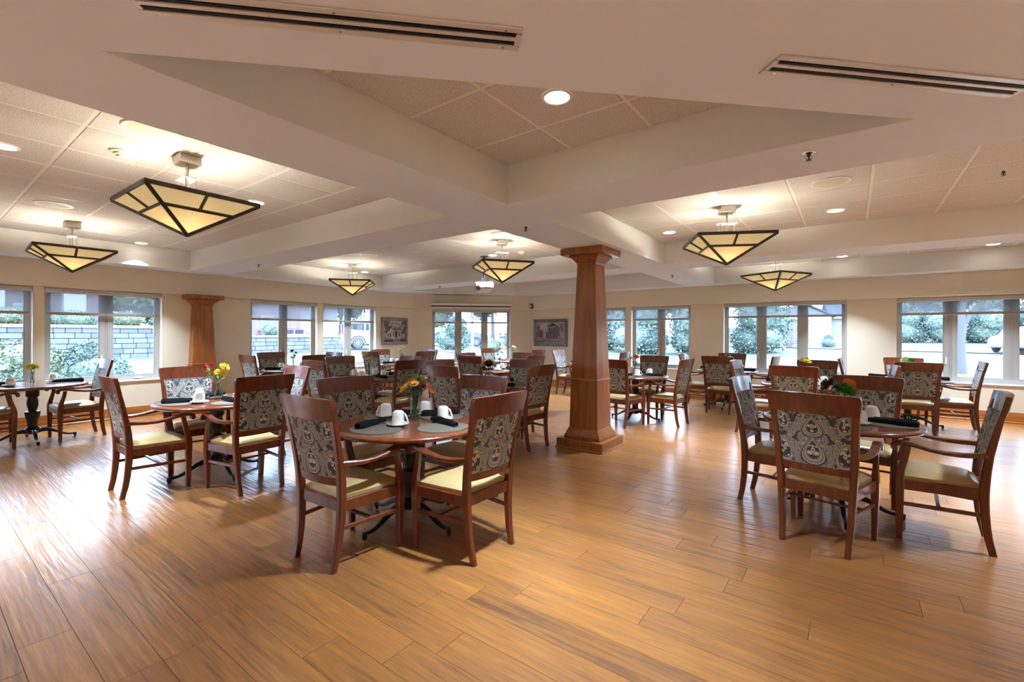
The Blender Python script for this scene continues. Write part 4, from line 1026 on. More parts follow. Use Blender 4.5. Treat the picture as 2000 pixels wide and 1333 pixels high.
def napmesh(seed):
    rn = random.Random(seed); bm = bmesh.new(); L = .30; rings = []
    n = 13
    for j in range(n):
        v = j/(n-1); r = .0255*(1 - .26*v) + rn.uniform(-.0012, .0012); 
        if j in (0, n-1): r *= .86
        rings.append([bm.verts.new((-L/2 + L*v, r*1.12*cos(2*pi*q/12) + .003*sin(v*5), max(0, r*.93 + r*.93*sin(2*pi*q/12)) + .0002 + rn.uniform(-.0005, .0008))) for q in range(12)])
    for a, b in zip(rings, rings[1:]):
        for q in range(12): bm.faces.new((a[q], b[q], b[(q+1) % 12], a[(q+1) % 12]))
    for rg, s_ in ((rings[0], 1), (rings[-1], -1)):
        c = sum((v.co for v in rg), Vector())/12; inner = [bm.verts.new(c + (v.co-c)*.55 + Vector((.008*s_, 0, 0))) for v in rg]
        for q in range(12): bm.faces.new((rg[q], rg[(q+1) % 12], inner[(q+1) % 12], inner[q]))
        bm.faces.new(inner)
    # loose wrapped flap along the roll
    f = [bm.verts.new((p[0], p[1]*1.2, p[2]*1.2)) for p in ((-L/2+.03, -.021, .006), (L/2-.05, -.017, .005), (L/2-.03, -.010, .031), (-L/2+.01, -.012, .040), (-L/2+.03, -.024, .008), (L/2-.05, -.020, .007), (L/2-.03, -.012, .033), (-L/2+.01, -.014, .042))]
    for g in ((4,5,6,7), (0,3,2,1), (0,1,5,4), (1,2,6,5), (2,3,7,6), (3,0,4,7)): bm.faces.new([f[k] for k in g])
    bmesh.ops.recalc_face_normals(bm, faces=bm.faces)
    q = mesh_obj('napkin', bm, M['napkin'], None, 60); me = q.data; bpy.data.objects.remove(q); return me
naps = [napmesh(s_) for s_ in (1, 2, 3)]
SET = {1: {'S': ((-.02,-.30),(.02,-.135),(-.135,-.25),105,25), 'E': ((.31,.03),(.125,.215),(.24,.115),-10,20), 'W': ((-.35,.06),(-.33,.03),(-.27,.20),60,216), 'N': ((-.03,.34),(-.17,.30),(-.06,.36),60,200)},
       2: {'S': ((-.03,-.31),(.13,-.20),(-.03,-.30),72,-60), 'E': ((.31,.03),(.20,.19),(.28,.02),5,30), 'W': ((-.33,.02),(-.20,-.08),(-.26,.06),-60,150), 'N': ((-.03,.33),(-.17,.30),(-.06,.36),60,200)}}
rs = random.Random(11)
for i, (c, ch, nm) in TBL.items():
    for k in ch:
        sn = side_name(i, k); a = radians(DIRS[k])
        # local: forward = to the table centre, right of the diner
        if i in SET:
            (mx, my), (sx_, sy_), (nx_, ny_), nr, hr = SET[i][k]; nr = radians(nr); hr = radians(hr)
        else:
            f = Vector((-sin(a), cos(a))); rt = Vector((cos(a), sin(a)))
            j = [rs.uniform(-.015, .015) for _ in range(6)]
            mp_ = -f*.325 + rt*j[0]; sp_ = mp_ + rt*(.115+j[1]) + f*(.115+j[2]); np_ = mp_ - rt*(.03+j[3]) - f*(.01+j[4])
            (mx, my), (sx_, sy_), (nx_, ny_) = mp_, sp_, np_; nr = a + radians(78) + j[5]*10; hr = YAW + rs.choice((-.3, .2, pi-.2, pi+.3))
        tag(inst('placemat', matme, None, (c[0]+mx, c[1]+my, TZ+.0002), (0, 0, a)), 'grey oval placemat, %s seat of the %s' % (sn, nm), 'placemat', 'grey oval placemats')
        oz = TZ+.0046
        tag(inst('saucer', saume, None, (c[0]+sx_, c[1]+sy_, oz)), 'white saucer under mug, %s seat of the %s' % (sn, nm), 'saucer', 'white saucers')
        mg = thing('coffee_mug', 'white faceted mug upside down, %s seat of the %s' % (sn, nm), 'mug', (c[0]+sx_, c[1]+sy_, oz+.0078), hr, 'upturned white mugs'); mg.scale = (1.12, 1.12, 1.12)
        inst('mug_body', cupme, mg); inst('handle', hanme, mg)
        tag(inst('rolled_napkin', naps[rs.randrange(3)], None, (c[0]+nx_, c[1]+ny_, oz), (0, 0, nr)), 'rolled black napkin, %s seat of the %s' % (sn, nm), 'napkin', 'rolled black napkins')

# ------------------------------------------------------------------ vases and bouquets
FC = {}
def fm(c):
    if c not in FC:
        cols = dict(yellow=(.85,.62,.02), gold=(.75,.36,.02), orange=(.80,.14,.03), red=(.42,.02,.03), burg=(.06,.008,.014), pale=(.72,.75,.30), cream=(.82,.80,.60), green=(.09,.28,.02), lime=(.32,.48,.08), rust=(.45,.09,.05), pink=(.80,.50,.42), palegreen=(.55,.62,.28), white=(.85,.84,.78), purple=(.06,.02,.05), brown=(.12,.05,.02))
        FC[c] = plain('petal_'+c, cols[c], .6)
    return FC[c]
def daisy(r, petals=14, layers=2, cup=.3, width=.22):
    bm = bmesh.new()
    for L in range(layers):
        rr_ = r*(1-.25*L); el = cup + .35*L
        for k in range(petals):
            a = 2*pi*k/petals + L*.2; d = Vector((cos(a)*cos(el), sin(a)*cos(el), sin(el))); s_ = Vector((-sin(a), cos(a), 0)); n_ = d.cross(s_)*-1
            w_ = rr_*width; b0 = d*r*.12 + Vector((0,0,L*r*.08))
            q = [bm.verts.new(p) for p in (b0 - s_*w_*.4, b0 + s_*w_*.4, b0 + d*rr_*.6 + s_*w_ + n_*r*.06, b0 + d*rr_ , b0 + d*rr_*.6 - s_*w_ + n_*r*.06)]
            bm.faces.new(q)
    return bm
def mum(r, n=90, seed=1, sq=.7, w_=.09, zmin=-.15):
    rn = random.Random(seed); bm = bmesh.new()
    for _ in range(n):
        a = rn.uniform(0, 2*pi); z = rn.uniform(zmin, 1); h = sqrt(max(0, 1-z*z)); d = Vector((h*cos(a), h*sin(a), z*sq)); s_ = Vector((-sin(a), cos(a), 0))
        p0 = d*r*.25; L = r*rn.uniform(.85, 1.05)
        q = [bm.verts.new(p) for p in (p0 - s_*r*w_*.6, p0 + s_*r*w_*.6, d*L*.8 + s_*r*w_, d*L + Vector((0,0,r*.05)), d*L*.8 - s_*r*w_)]
        bm.faces.new(q)
    blob(bm, (0, 0, r*.1), r*.55, 1, (1, 1, sq))
    return bm
def rose(r, seed=1):
    rn = random.Random(seed); bm = bmesh.new(); blob(bm, (0,0,0), r*.62, 2, (1,1,1.05))
    for L, (rad, n, h) in enumerate(((.66, 4, .75), (.86, 5, .55), (1.0, 6, .30))):
        for k in range(n):
            a0 = 2*pi*k/n + L*.5; da = 2*pi/n*.72; pts = []
            for t_ in (0, .5, 1):
                row = []
                for u in (-1, 0, 1):
                    a = a0 + da*u*(.55+.45*t_)*.8; q = rad*r*(.55 + .45*t_ + (.12 if t_ == 1 else 0)); row.append(bm.verts.new((q*cos(a), q*sin(a), r*(-.5 + (h+.45)*t_ - (.12*abs(u) if t_ == 1 else 0)))))
                pts.append(row)
            for A_, B_ in zip(pts, pts[1:]):
                for u in (0, 1): bm.faces.new((A_[u], A_[u+1], B_[u+1], B_[u]))
    return bm
def leafmesh(L, w_, droop=.2):
    bm = bmesh.new(); pr = None
    for j in range(6):
        v = j/5; ww = w_*sin(pi*min(v*.94+.05, 1))**.8; z = -droop*L*v*v + .0; row = [bm.verts.new((L*v, u*ww, z + abs(u)*ww*.25)) for u in (-1, 0, 1)]
        if pr:
            for u in (0, 1): bm.faces.new((pr[u], row[u], row[u+1], pr[u+1]))
        pr = row
    return bm
def vase(kind, c, label):
    t = thing('glass_vase', label, 'vase', (*c, TZ+.0002), 0, 'clear glass flower vases')
    if kind == 'tall': pr = [(0,.036),(.003,.038),(.02,.037),(.20,.042),(.203,.042),(.203,.040),(.20,.040),(.02,.034),(.016,.001)]
    elif kind == 'bottle': pr = [(0,.030),(.004,.036),(.05,.038),(.085,.034),(.105,.022),(.12,.019),(.155,.028),(.158,.028),(.155,.0265),(.12,.0175),(.105,.020),(.084,.032),(.05,.036),(.01,.033),(.008,.001)]
    else: pr = [(0,.024),(.003,.028),(.03,.030),(.09,.020),(.16,.024),(.162,.024),(.16,.0225),(.09,.0185),(.03,.028),(.008,.026),(.007,.001)]
    bm = bmesh.new(); lathe(bm, pr, 28); bmesh.ops.recalc_face_normals(bm, faces=bm.faces); mesh_obj('glass_body', bm, M['vase'], t, 50)
    return {'tall': .20, 'bottle': .157, 'bud': .162}[kind]
def bouquet(c, label, h, items, leaves=6, nr=.012, seed=1):
    rn = random.Random(seed); t = thing('bouquet', label, 'flowers', (*c, TZ+.02), 0, 'bouquets standing in the vases')
    for k, (kind, colr, r, pos) in enumerate(items):
        x, y, z = pos; a = rn.uniform(0, 6.28); r = r*1.25; x *= 1.05; y *= 1.05
        bm = bmesh.new(); tube(bm, [(-x*.35+cos(a)*.008, -y*.35+sin(a)*.008, 0), (x*.12, y*.12, h*.8), (x*.6, y*.6, h+(z-h)*.6), (x, y, z)], .0022, 6); mesh_obj('stem', bm, M['stemgreen'], t)
        out = Vector((x*2.2, y*2.2, .12)); rot = Vector((0,0,1)).rotation_difference(out.normalized()).to_matrix().to_4x4()
        Mx = Matrix.Translation((x, y, z)) @ rot
        if kind == 'daisy': f = daisy(r); 
        elif kind == 'spike': f = daisy(r, 11, 2, .5, .07)
        elif kind == 'lily': f = daisy(r, 6, 1, .9, .2)
        elif kind == 'mum': f = mum(r, 110, k+seed)
        elif kind == 'pom': f = mum(r, 260, k+seed, .75, .05)
        else: f = rose(r, k)
        o = mesh_obj('flower_head', xf(f, Mx), fm(colr), t)
        if kind == 'daisy':
            q = bmesh.new(); blob(q, (0, 0, r*.18), r*.24, 1, (1,1,.6)); mesh_obj('flower_centre', xf(q, Mx), fm('brown'), t)
    for k in range(leaves):
        a = 2*pi*k/max(1, leaves) + rn.uniform(-.4, .4); L = rn.uniform(.045, .08); zz = h + rn.uniform(.0, .05)
        Mx = Matrix.Translation((cos(a)*nr, sin(a)*nr, zz)) @ Matrix.Rotation(a, 4, 'Z') @ Matrix.Rotation(-rn.uniform(.1, .9), 4, 'Y')
        mesh_obj('leaf', xf(leafmesh(L, .012), Mx), M['leafdark'], t)
def camxy(dx, dy=0):  # offset given as image-right / away
    return (R0.x*dx + F.x*dy, R0.y*dx + F.y*dy)
def I(kind, col, r, dx, dz, dy=0): x, y = camxy(dx, dy); return (kind, col, r, (x, y, dz-.02))
V = {
 1: ('tall', (-.02,.06), [I('daisy','gold',.030,-.045,.275,-.03), I('daisy','gold',.030,.0,.285,-.03), I('daisy','gold',.028,-.03,.30,.03), I('mum','yellow',.030,-.085,.245,-.01), I('mum','lime',.032,.045,.325,.02), I('mum','lime',.026,.0,.335,.04),
      I('mum','burg',.030,.03,.255,-.03), I('mum','burg',.026,.055,.265,.0), I('spike','rust',.050,.088,.25,-.01), I('mum','purple',.022,.0,.25,-.045)], 16),
 2: ('bottle', (-.10,.05), [I('mum','yellow',.048,.055,.315,0), I('mum','yellow',.036,.02,.27,-.03), I('mum','yellow',.030,.055,.25,-.02), I('lily','red',.038,-.10,.31,0), I('lily','red',.038,-.045,.32,0), I('lily','lime',.035,-.085,.275,0), I('lily','lime',.03,-.06,.24,-.02)], 8),
 3: ('bud', (-.02,.0), [I('rose','yellow',.030,-.02,.235,0), I('rose','pale',.028,.02,.245,0), I('rose','yellow',.028,0,.215,-.03), I('rose','pale',.026,-.045,.21,0), I('rose','yellow',.026,.04,.22,.01)], 9),
 4: ('bud', (0,0), [I('mum','burg',.038,-.02,.33,0), I('mum','green',.030,.04,.30,0), I('mum','green',.030,.02,.25,0), I('mum','green',.022,-.03,.22,0)], 12),
 5: ('tall', (0,0), [I('lily','yellow',.045,-.055,.295,0), I('lily','yellow',.040,-.03,.35,0), I('rose','pink',.028,.0,.275,-.02), I('mum','lime',.036,.055,.285,0), I('mum','palegreen',.030,.03,.31,.02), I('mum','purple',.022,-.03,.25,0)], 10),
 6: ('bud', (0,0), [I('daisy','yellow',.042,.035,.35,0), I('mum','white',.022,-.05,.33,0), I('mum','white',.020,-.07,.30,0), I('mum','green',.022,-.02,.28,0)], 8),
 7: ('bottle', (.02,0), [I('rose','burg',.045,.0,.27,-.03), I('rose','pale',.040,-.07,.27,0), I('rose','cream',.038,.065,.275,0), I('rose','pale',.032,.0,.30,.04)], 12),
 8: ('bud', (0,.0), [I('spike','rust',.075,.0,.36,0), I('mum','purple',.028,-.03,.28,0), I('spike','rust',.045,.03,.31,0)], 6),
 9: ('tall', (.02,0), [I('mum','cream',.058,.02,.33,0), I('mum','brown',.030,-.085,.33,0), I('mum','lime',.036,.0,.25,0)], 6),
 10: ('bottle', (0,0), [I('rose','orange',.042,.012,.30,0), I('mum','green',.026,-.06,.28,0), I('mum','cream',.014,-.09,.27,0)], 14),
 11: ('bottle', (0,.05), [I('mum','yellow',.022,-.03,.28,0), I('mum','brown',.025,0,.29,0), I('mum','cream',.018,.05,.28,0), I('mum','rust',.02,.02,.265,0)], 6),
 12: ('bottle', (.0,.0), [I('daisy','yellow',.055,.0,.30,-.02), I('mum','lime',.030,-.05,.33,0), I('mum','purple',.030,.035,.33,.03)], 7),
 13: ('tall', (.02,-.02), [I('pom','green',.068,.01,.235,-.02), I('rose','orange',.038,.075,.275,.03), I('mum','burg',.052,-.095,.275,.02), I('mum','burg',.030,-.045,.25,.0), I('mum','cream',.018,-.06,.24,-.01)], 14),
 14: ('bottle', (0,0), [I('pom','palegreen',.056,-.045,.285,0), I('pom','green',.046,.045,.27,0), I('mum','cream',.022,.085,.265,0)], 6),
}
FL = {1:'mixed bouquet of orange daisies, green mums and dark red blooms', 2:'tall yellow chrysanthemums with red lilies to their left', 3:'compact bouquet of pale yellow roses at far left', 4:'thin bouquet with one dark purple flower above green sprigs',
      5:'bouquet of yellow lilies with pink rose and green blooms', 6:'sparse bouquet with one yellow daisy below the square picture', 7:'pale roses around a burgundy one, left of the column', 8:'spiky rust-red flower in a narrow vase in the third row',
      9:'large cream bloom beside a dark brown one near the bay', 10:'single orange rose with green leaves right of the column', 11:'small gold and brown flowers peeking over a rear chair', 12:'bright yellow petals peeking over a chair on the right',
      13:'big green pompom flower with orange rose and burgundy bloom', 14:'pale green hydrangea bouquet at far right rear'}
for i, (kind, off, items, nl) in V.items():
    c = TBL[i][0]; p = (c[0]+off[0], c[1]+off[1])
    h = vase(kind, p, 'clear %s glass vase on the %s' % ({'tall':'cylinder','bottle':'bulb-shaped','bud':'narrow'}[kind], TBL[i][2]))
    bouquet(p, FL[i], h-.02, items, nl, .012 if kind != 'tall' else .03, i)

# ------------------------------------------------------------------ outdoors
def sm(a, b, v): t_ = max(0, min(1, (v-a)/(b-a))); return t_*t_*(3-2*t_)
def gz(x, y):
    l = .58*sm(10.5, 21.0, -x) * (1-sm(14, 40, y)*.4) 
    r = .5*sm(30, 50, y) + .8*sm(50, 90, y)
    return -.12 + max(l, 0) + (r if x > -30 else r*.6)
bm = bmesh.new(); g = {}
xs = [-120,-90,-70,-55,-45,-38,-33,-30,-27,-24,-22,-21,-19,-17,-15,-13,-11.5,-10.5,-9.7,-8,-5,0,5,10,15,20,30,45,70,110]; ys = [-40,-20,-10,-5,0,4,7,10,10.85,12,14,17,20,24,28,32,36,40,45,50,56,64,72,80,90,105,140,200]
for i, a in enumerate(xs):
    for j, b in enumerate(ys): g[i, j] = bm.verts.new((a, b, gz(a, b)))
for i in range(len(xs)-1):
    for j in range(len(ys)-1):
        mxx, myy = (xs[i]+xs[i+1])/2, (ys[j]+ys[j+1])/2
        if mxx > XW-.1 and myy < YW+.1: continue
        bm.faces.new((g[i,j], g[i+1,j], g[i+1,j+1], g[i,j+1]))
tag(mesh_obj('lawn', bm, M['grass'], None, 60), kind='structure')
def strip(name, pts, wd, mat, dz=.03):
    bm = bmesh.new(); prev = None; P = []
    for (a, b) in zip(pts, pts[1:]):
        n_ = max(2, int(math.hypot(b[0]-a[0], b[1]-a[1])/2)); P += [(a[0]+(b[0]-a[0])*k/n_, a[1]+(b[1]-a[1])*k/n_) for k in range(n_)]
    P.append(pts[-1])
    for k, (x, y) in enumerate(P):
        x0_, y0_ = P[max(k-1, 0)]; x1_, y1_ = P[min(k+1, len(P)-1)]; d = Vector((x1_-x0_, y1_-y0_)).normalized(); n_ = Vector((-d.y, d.x))*wd/2
        row = [bm.verts.new((x+n_.x*s, y+n_.y*s, gz(x+n_.x*s, y+n_.y*s)+dz)) for s in (-1, 0, 1)]
        if prev:
            for u in (0, 1): bm.faces.new((prev[u], prev[u+1], row[u+1], row[u]))
        prev = row
    bmesh.ops.recalc_face_normals(bm, faces=bm.faces)
    return tag(mesh_obj(name, bm, mat), kind='structure')
strip('sidewalk', [(-25, 19.0), (-14, 20.2), (-5, 21), (3, 24), (12, 25), (30, 26)], 1.6, M['concrete'])
strip('road', [(-40, 56), (-10, 50), (10, 46), (60, 44)], 7, M['asphalt'], .05)
strip('driveway', [(-4, 53), (-3, 86)], 6, M['concrete'], .07)
strip('parking_lot', [(-27, 13.5), (-34, 26), (-38, 50)], 11, M['asphalt'], .05)
# retaining wall with individual blocks: three steps in height
rw = thing('retaining_wall', 'grey block retaining wall with pale caps outside the left windows', 'wall', (-21.5, 0, gz(-21.5, 4)))
brng = random.Random(5); z0 = gz(-21.5, 4)
def blockmesh(w_, h_):
    bm = bbox(-.28, 0, 0, 0, w_-.012, h_-.012, .014); return bm
bmes = []
for w_ in (.30, .42, .52):
    q = mesh_obj('b', blockmesh(w_, .19), M['block']); bmes.append((w_, q.data)); bpy.data.objects.remove(q)
stuffb = bmesh.new(); nb = 0
top_of = lambda y: 1.60 if y < 7.6 else 1.24
for rowi in range(6):
    y = -.5 + brng.uniform(0, .3)
    while y < 13.8:
        w_, me = bmes[brng.choice([0, 1, 1, 2, 2])]; zz = rowi*.19
        if z0 + zz + .19 <= top_of(y) + .02:
            if nb < 296: inst('block', me, rw, (brng.uniform(-.008, .008), y, zz-.02)); nb += 1
            else: box(stuffb, -.28, y, zz-.02, 0, y+w_-.012, zz+.158)
        y += w_
if len(stuffb.verts): tag(mesh_obj('block', stuffb, M['block'], rw), kind='stuff')
for a, b in ((-.5, 7.6), (7.6, 13.9)):
    y = a
    while y < b:
        L = min(.62, b-y); 
        if L > .1: mesh_obj('cap_stone', bbox(-.33, y+.004, top_of(a+.1)-z0-.04, .05, y+L-.004, top_of(a+.1)-z0+.07, .012), M['concrete'], rw)
        y += L
bm = bmesh.new(); prism(bm, [(-28, -.5), (-21.8, -.5), (-21.8, 7.6), (-28, 7.6)], .3, 1.58); prism(bm, [(-24.2, 7.6), (-21.8, 7.6), (-21.8, 13.8), (-24.2, 13.8)], .3, 1.22)
tag(mesh_obj('planting_bed', bm, M['grass']), kind='structure')

def foliage(rn, blobs, n, s, mat, name='foliage'):
    bm = bmesh.new()
    for _ in range(n):
        (cx, cy, cz), (rx, ry, rz) = rn.choice(blobs)
        a = rn.uniform(0, 2*pi); z = rn.uniform(-1, 1); h = sqrt(1-z*z); q = rn.uniform(.72, 1.03)
        p = Vector((cx + rx*h*cos(a)*q, cy + ry*h*sin(a)*q, cz + rz*z*q))
        u = Vector((rn.uniform(-1,1), rn.uniform(-1,1), rn.uniform(-1,1))).normalized(); v = u.cross(Vector((rn.uniform(-1,1), rn.uniform(-1,1), rn.uniform(-1,1)))).normalized(); ss = s*rn.uniform(.6, 1.3)
        bm.faces.new([bm.verts.new(p + u*ss*.5), bm.verts.new(p + v*ss*.32), bm.verts.new(p - u*ss*.5), bm.verts.new(p - v*ss*.32)])
    for (cx, cy, cz), (rx, ry, rz) in blobs:
        blob(bm, (cx, cy, cz), 1, 2, (rx*.8, ry*.8, rz*.8))
    me = bpy.data.meshes.new(name); bm.to_mesh(me); bm.free(); me.materials.append(mat); return me
def crown(rn, R_c, H_c, nb, z0_):
    return [((rn.uniform(-1,1)*R_c*.6, rn.uniform(-1,1)*R_c*.6, z0_ + H_c*rn.uniform(.15, .85)), (R_c*rn.uniform(.35,.6), R_c*rn.uniform(.35,.6), H_c*rn.uniform(.2,.34))) for _ in range(nb)]
def plant(name, label, cat, loc, me, trunk=None, rz=0, sc_=1, group=None):
    t = thing(name, label, cat, (loc[0], loc[1], gz(*loc[:2]) if len(loc) < 3 else loc[2]), rz, group); t.scale = (sc_,)*3
    inst('foliage', me, t)
    if trunk: inst('trunk', trunk, t)
    return t
rt_ = random.Random(21)
WIN = [(0,63,'the leftmost window'),(86,316,'the window left of the pilaster'),(489,620,'the window right of the pilaster'),(631,734,'the window facing the white SUV'),(843,997,'the bay window'),
       (1186,1223,'the narrow window beside the column'),(1233,1349,'the two-pane window right of the column'),(1413,1654,'the three-pane window'),(1751,2000,'the far right window')]
PEND_LAB = []
def px_of(x, y):
    p = Vector((x, y, 0)); d = p.dot(F); return 1000 + FPX*p.dot(R0)/d if d > .5 else -9999
def auto(o, noun):
    PEND_LAB.append((noun, o))
def finish_auto():
    by = {}
    for noun, o in PEND_LAB:
        x = px_of(*o.location[:2]); wname = min(WIN, key=lambda w_: 0 if w_[0] <= x <= w_[1] else min(abs(x-w_[0]), abs(x-w_[1])))[2]
        by.setdefault((noun, wname), []).append((x, o))
    ords = ['leftmost', 'second from left', 'third from left', 'fourth from left', 'fifth from left', 'sixth from left', 'seventh from left', 'eighth from left', 'ninth from left', 'tenth from left']
    for (noun, wname), L in by.items():
        L.sort(key=lambda t_: t_[0])
        for k, (x, o) in enumerate(L):
            o['label'] = '%s through %s' % (noun, wname) if len(L) == 1 else '%s through %s, %s' % (noun, wname, ords[k] if k < len(L)-1 else 'rightmost')
bm = bmesh.new(); tube(bm, [(0,0,-.2),(0.05,0,1.5),(-.05,.05,3),(.1,0,4.6)], .2, 10, [.26,.2,.17,.1]); tube(bm, [(0,.0,2.4),(.7,.2,3.6),(1.3,.3,4.8)], .08, 8, [.12,.08,.04]); tube(bm, [(0,.0,2.7),(-.7,.2,3.8),(-1.2,.3,5)], .08, 8, [.11,.08,.04])
q = mesh_obj('trunk', bm, M['bark'], None, 60); trme = q.data; bpy.data.objects.remove(q)
treeA = foliage(rt_, crown(rt_, 4.2, 7, 12, 2.2), 5200, .42, M['leaf'])
treeB = foliage(rt_, crown(rt_, 3.6, 6.5, 10, 2.0), 4600, .40, M['leafyel'])
everg = foliage(rt_, [((0,0,1.6),(2.6,2.6,1.9)), ((.8,.3,3.6),(2.2,2.2,2.2)), ((-1.1,.4,3.2),(2.0,2.0,2.2)), ((0,0,5.6),(1.7,1.7,2.2)), ((1.6,0,1.2),(1.6,1.6,1.6))], 6500, .28, M['leafblue'])
bushm = foliage(rt_, [((0,0,.45),(.7,.7,.5)), ((.5,.2,.35),(.5,.5,.4)), ((-.4,.3,.4),(.5,.5,.45))], 4200, .075, M['leaf'])
bushb = foliage(rt_, [((0,0,.5),(.75,.75,.6)), ((.4,-.2,.9),(.45,.45,.5))], 4200, .075, M['leafblue'])
bushy = foliage(rt_, [((0,0,.5),(.8,.8,.5)), ((.7,0,.4),(.6,.6,.4))], 4200, .075, M['leafyel'])
# bushes right outside the left windows
for k, (x, y, s_, me) in enumerate([(-12.2,-.2,.95,bushm),(-13.6,.9,1.0,bushy),(-12.2,1.6,.9,bushm),(-13.7,2.7,.85,bushb),(-15.4,1.7,1.1,bushy)]):
    plant('shrub', ['leafy shrub below the leftmost window','flowering yellow-green shrub under the left windows','green shrub behind the far left armchair','low bluish shrub under the second left window','taller yellow-green shrub before the block wall'][k], 'shrub', (x, y), me, None, k*1.3, s_, 'shrubs outside the left windows')
for k, (x, y) in enumerate([(-22.6,.8),(-22.7,2.3),(-22.6,3.9),(-22.8,5.4),(-22.7,6.8),(-22.6,9.0),(-22.8,11.0)]):
    auto(plant('wall_top_shrub', '', 'shrub', (x, y, 1.55 if y < 7.6 else 1.2), [bushm, bushy][k % 2], None, k, .72, 'shrubs on top of the block wall'), 'low shrub topping the block wall')
tr = [(-41,1,treeA,1.0),(-44,11,treeB,.95),(-49,21,treeA,1.1),(-48,31,treeA,1.05),(-42,39,treeB,.9),(-34,42,treeA,1.05),(-43,-8,treeA,1.1),(-25,47,treeB,1.1),(-34,56,treeA,1.3),(-50,50,treeA,1.4),(-16,57,treeA,1.0),(-23,68,treeA,1.3),(-11,73,treeB,.95),(-14,88,treeA,1.5),(-2,105,treeA,1.5),
      (12,87,treeA,1.4),(19,76,treeB,1.0),(28,78,treeA,1.2),(36,70,treeB,1.1),(46,72,treeA,1.4),(24,96,treeA,1.5)]
for k, (x, y, me, s_) in enumerate(tr):
    auto(plant('leafy_tree', '', 'tree', (x, y), me, trme, k*1.7, s_, 'background trees'), 'yellow-green background tree' if me is treeB else 'green background tree')
for k, (x, y, s_) in enumerate([(-13.4,34.0,.8),(-9.2,35.3,.8),(-5.6,39,.75),(-17.8,35,.85)]):
    auto(plant('evergreen_tree', '', 'tree', (x, y), everg, None, k*2.1, s_, 'evergreens behind the right windows'), 'tall bluish evergreen')
for k in range(6):
    auto(plant('hedge_shrub', '', 'hedge', (4.4+k*3.5, 66+.5*k), everg, None, k*1.1, .72, 'hedge across the road'), 'dense green hedge plant across the road')
plant('round_bush', 'round bluish bush seen through the left pane of the bay window', 'shrub', (-19.9,20.6), bushb, None, 0, 1.5)
plant('low_bush', 'small green bush beside the white flagpole', 'shrub', (-17.9,21.9), bushm, None, 1, .7)
for k in range(4): auto(plant('hedge_bush', '', 'shrub', (-22.4+1.7*k, 27.3+.5*k), bushy, None, k, .78, 'bushes on the mulch bed'), 'low clipped bush on red mulch')
plant('sign_bush', 'green shrub at the foot of the stone pillar', 'shrub', (-5.9,45.3), bushm, None, 1, 1.1)
plant('pale_bush', 'pale shrub right of the stone pillar', 'shrub', (-1.6,47.4), bushb, None, 2, .8)
strip('mulch_bed', [(-24, 26.4), (-16, 29)], 3.0, M['mulch'], .04)
# bare trunk tree outside far right window
t = thing('yard_tree', 'tree with pale forked trunk outside the far right window', 'tree', (3.55, 25.6, gz(3.55, 25.6)))
bm = bmesh.new(); tube(bm, [(0,0,-.1),(.0,0,.5),(-.03,0,1.3),(.02,0,2.0),(.0,.0,2.6)], .2, 12, [.20,.165,.15,.155,.12]); tube(bm, [(0,0,1.8),(.25,0,2.4),(.75,0,3.1),(1.4,.2,3.9)], .1, 8, [.12,.09,.07,.04]); tube(bm, [(0,0,2.1),(-.2,.1,2.8),(-.5,.1,4.2)], .1, 8, [.12,.09,.05]); tube(bm, [(0,0,2.4),(.15,0,3.4),(.2,0,4.6)], .1, 8, [.12,.08,.05])
mesh_obj('trunk', bm, M['bark'], t, 60)
inst('foliage', foliage(rt_, [((.2,0,4.9),(2.2,2.2,1.3)), ((1.5,.4,4.5),(1.4,1.4,.9)), ((-1.2,.2,4.8),(1.5,1.5,1.0))], 2600, .22, M['leafyel']), t)
# poles
def pole(name, label, x, y, r, h, mat, base=None):
    t = thing(name, label, 'pole', (x, y, gz(x, y)))
    bm = bmesh.new(); tube(bm, [(0,0,-.1), (0,0,h)], r, 12); mesh_obj('shaft', bm, mat, t, 60)
    bm = bmesh.new(); lathe(bm, [(0, r*2.4), (.25, r*2.2), (.28, r*1.1)], 16); mesh_obj('base', bm, M['concrete'], t)
pole('flagpole', 'thick white flagpole outside the bay window', -18.7, 21.1, .085, 8, M['outwhite'])
pole('utility_pole', 'tall pale pole left of the white house', -8.0, 66, .20, 10, M['concrete'])
pole('sign_post', 'thin leaning post beside the tall pole', -10.2, 66, .10, 5, M['mulch'])
# stone pillar
px2, py2 = -3.75, 46.3; t = thing('stone_pillar', 'pale stacked-stone pillar on the lawn before the white house', 'pillar', (px2, py2, gz(px2, py2)), YAW)
bm = bmesh.new(); rn = random.Random(2)
for r_ in range(19):
    z = r_*.125; x = -.72
    while x < .72:
        w_ = min(rn.uniform(.18, .42), .72-x); box(bm, x+.006, -.5-rn.uniform(0,.04), z+.006, x+w_-.006, .5, z+.119); x += w_
tag(mesh_obj('stones', bm, M['stone'], t), kind='stuff'); mesh_obj('cap', bbox(-.8, -.6, 2.375, .8, .6, 2.50, .02), M['stone'], t)
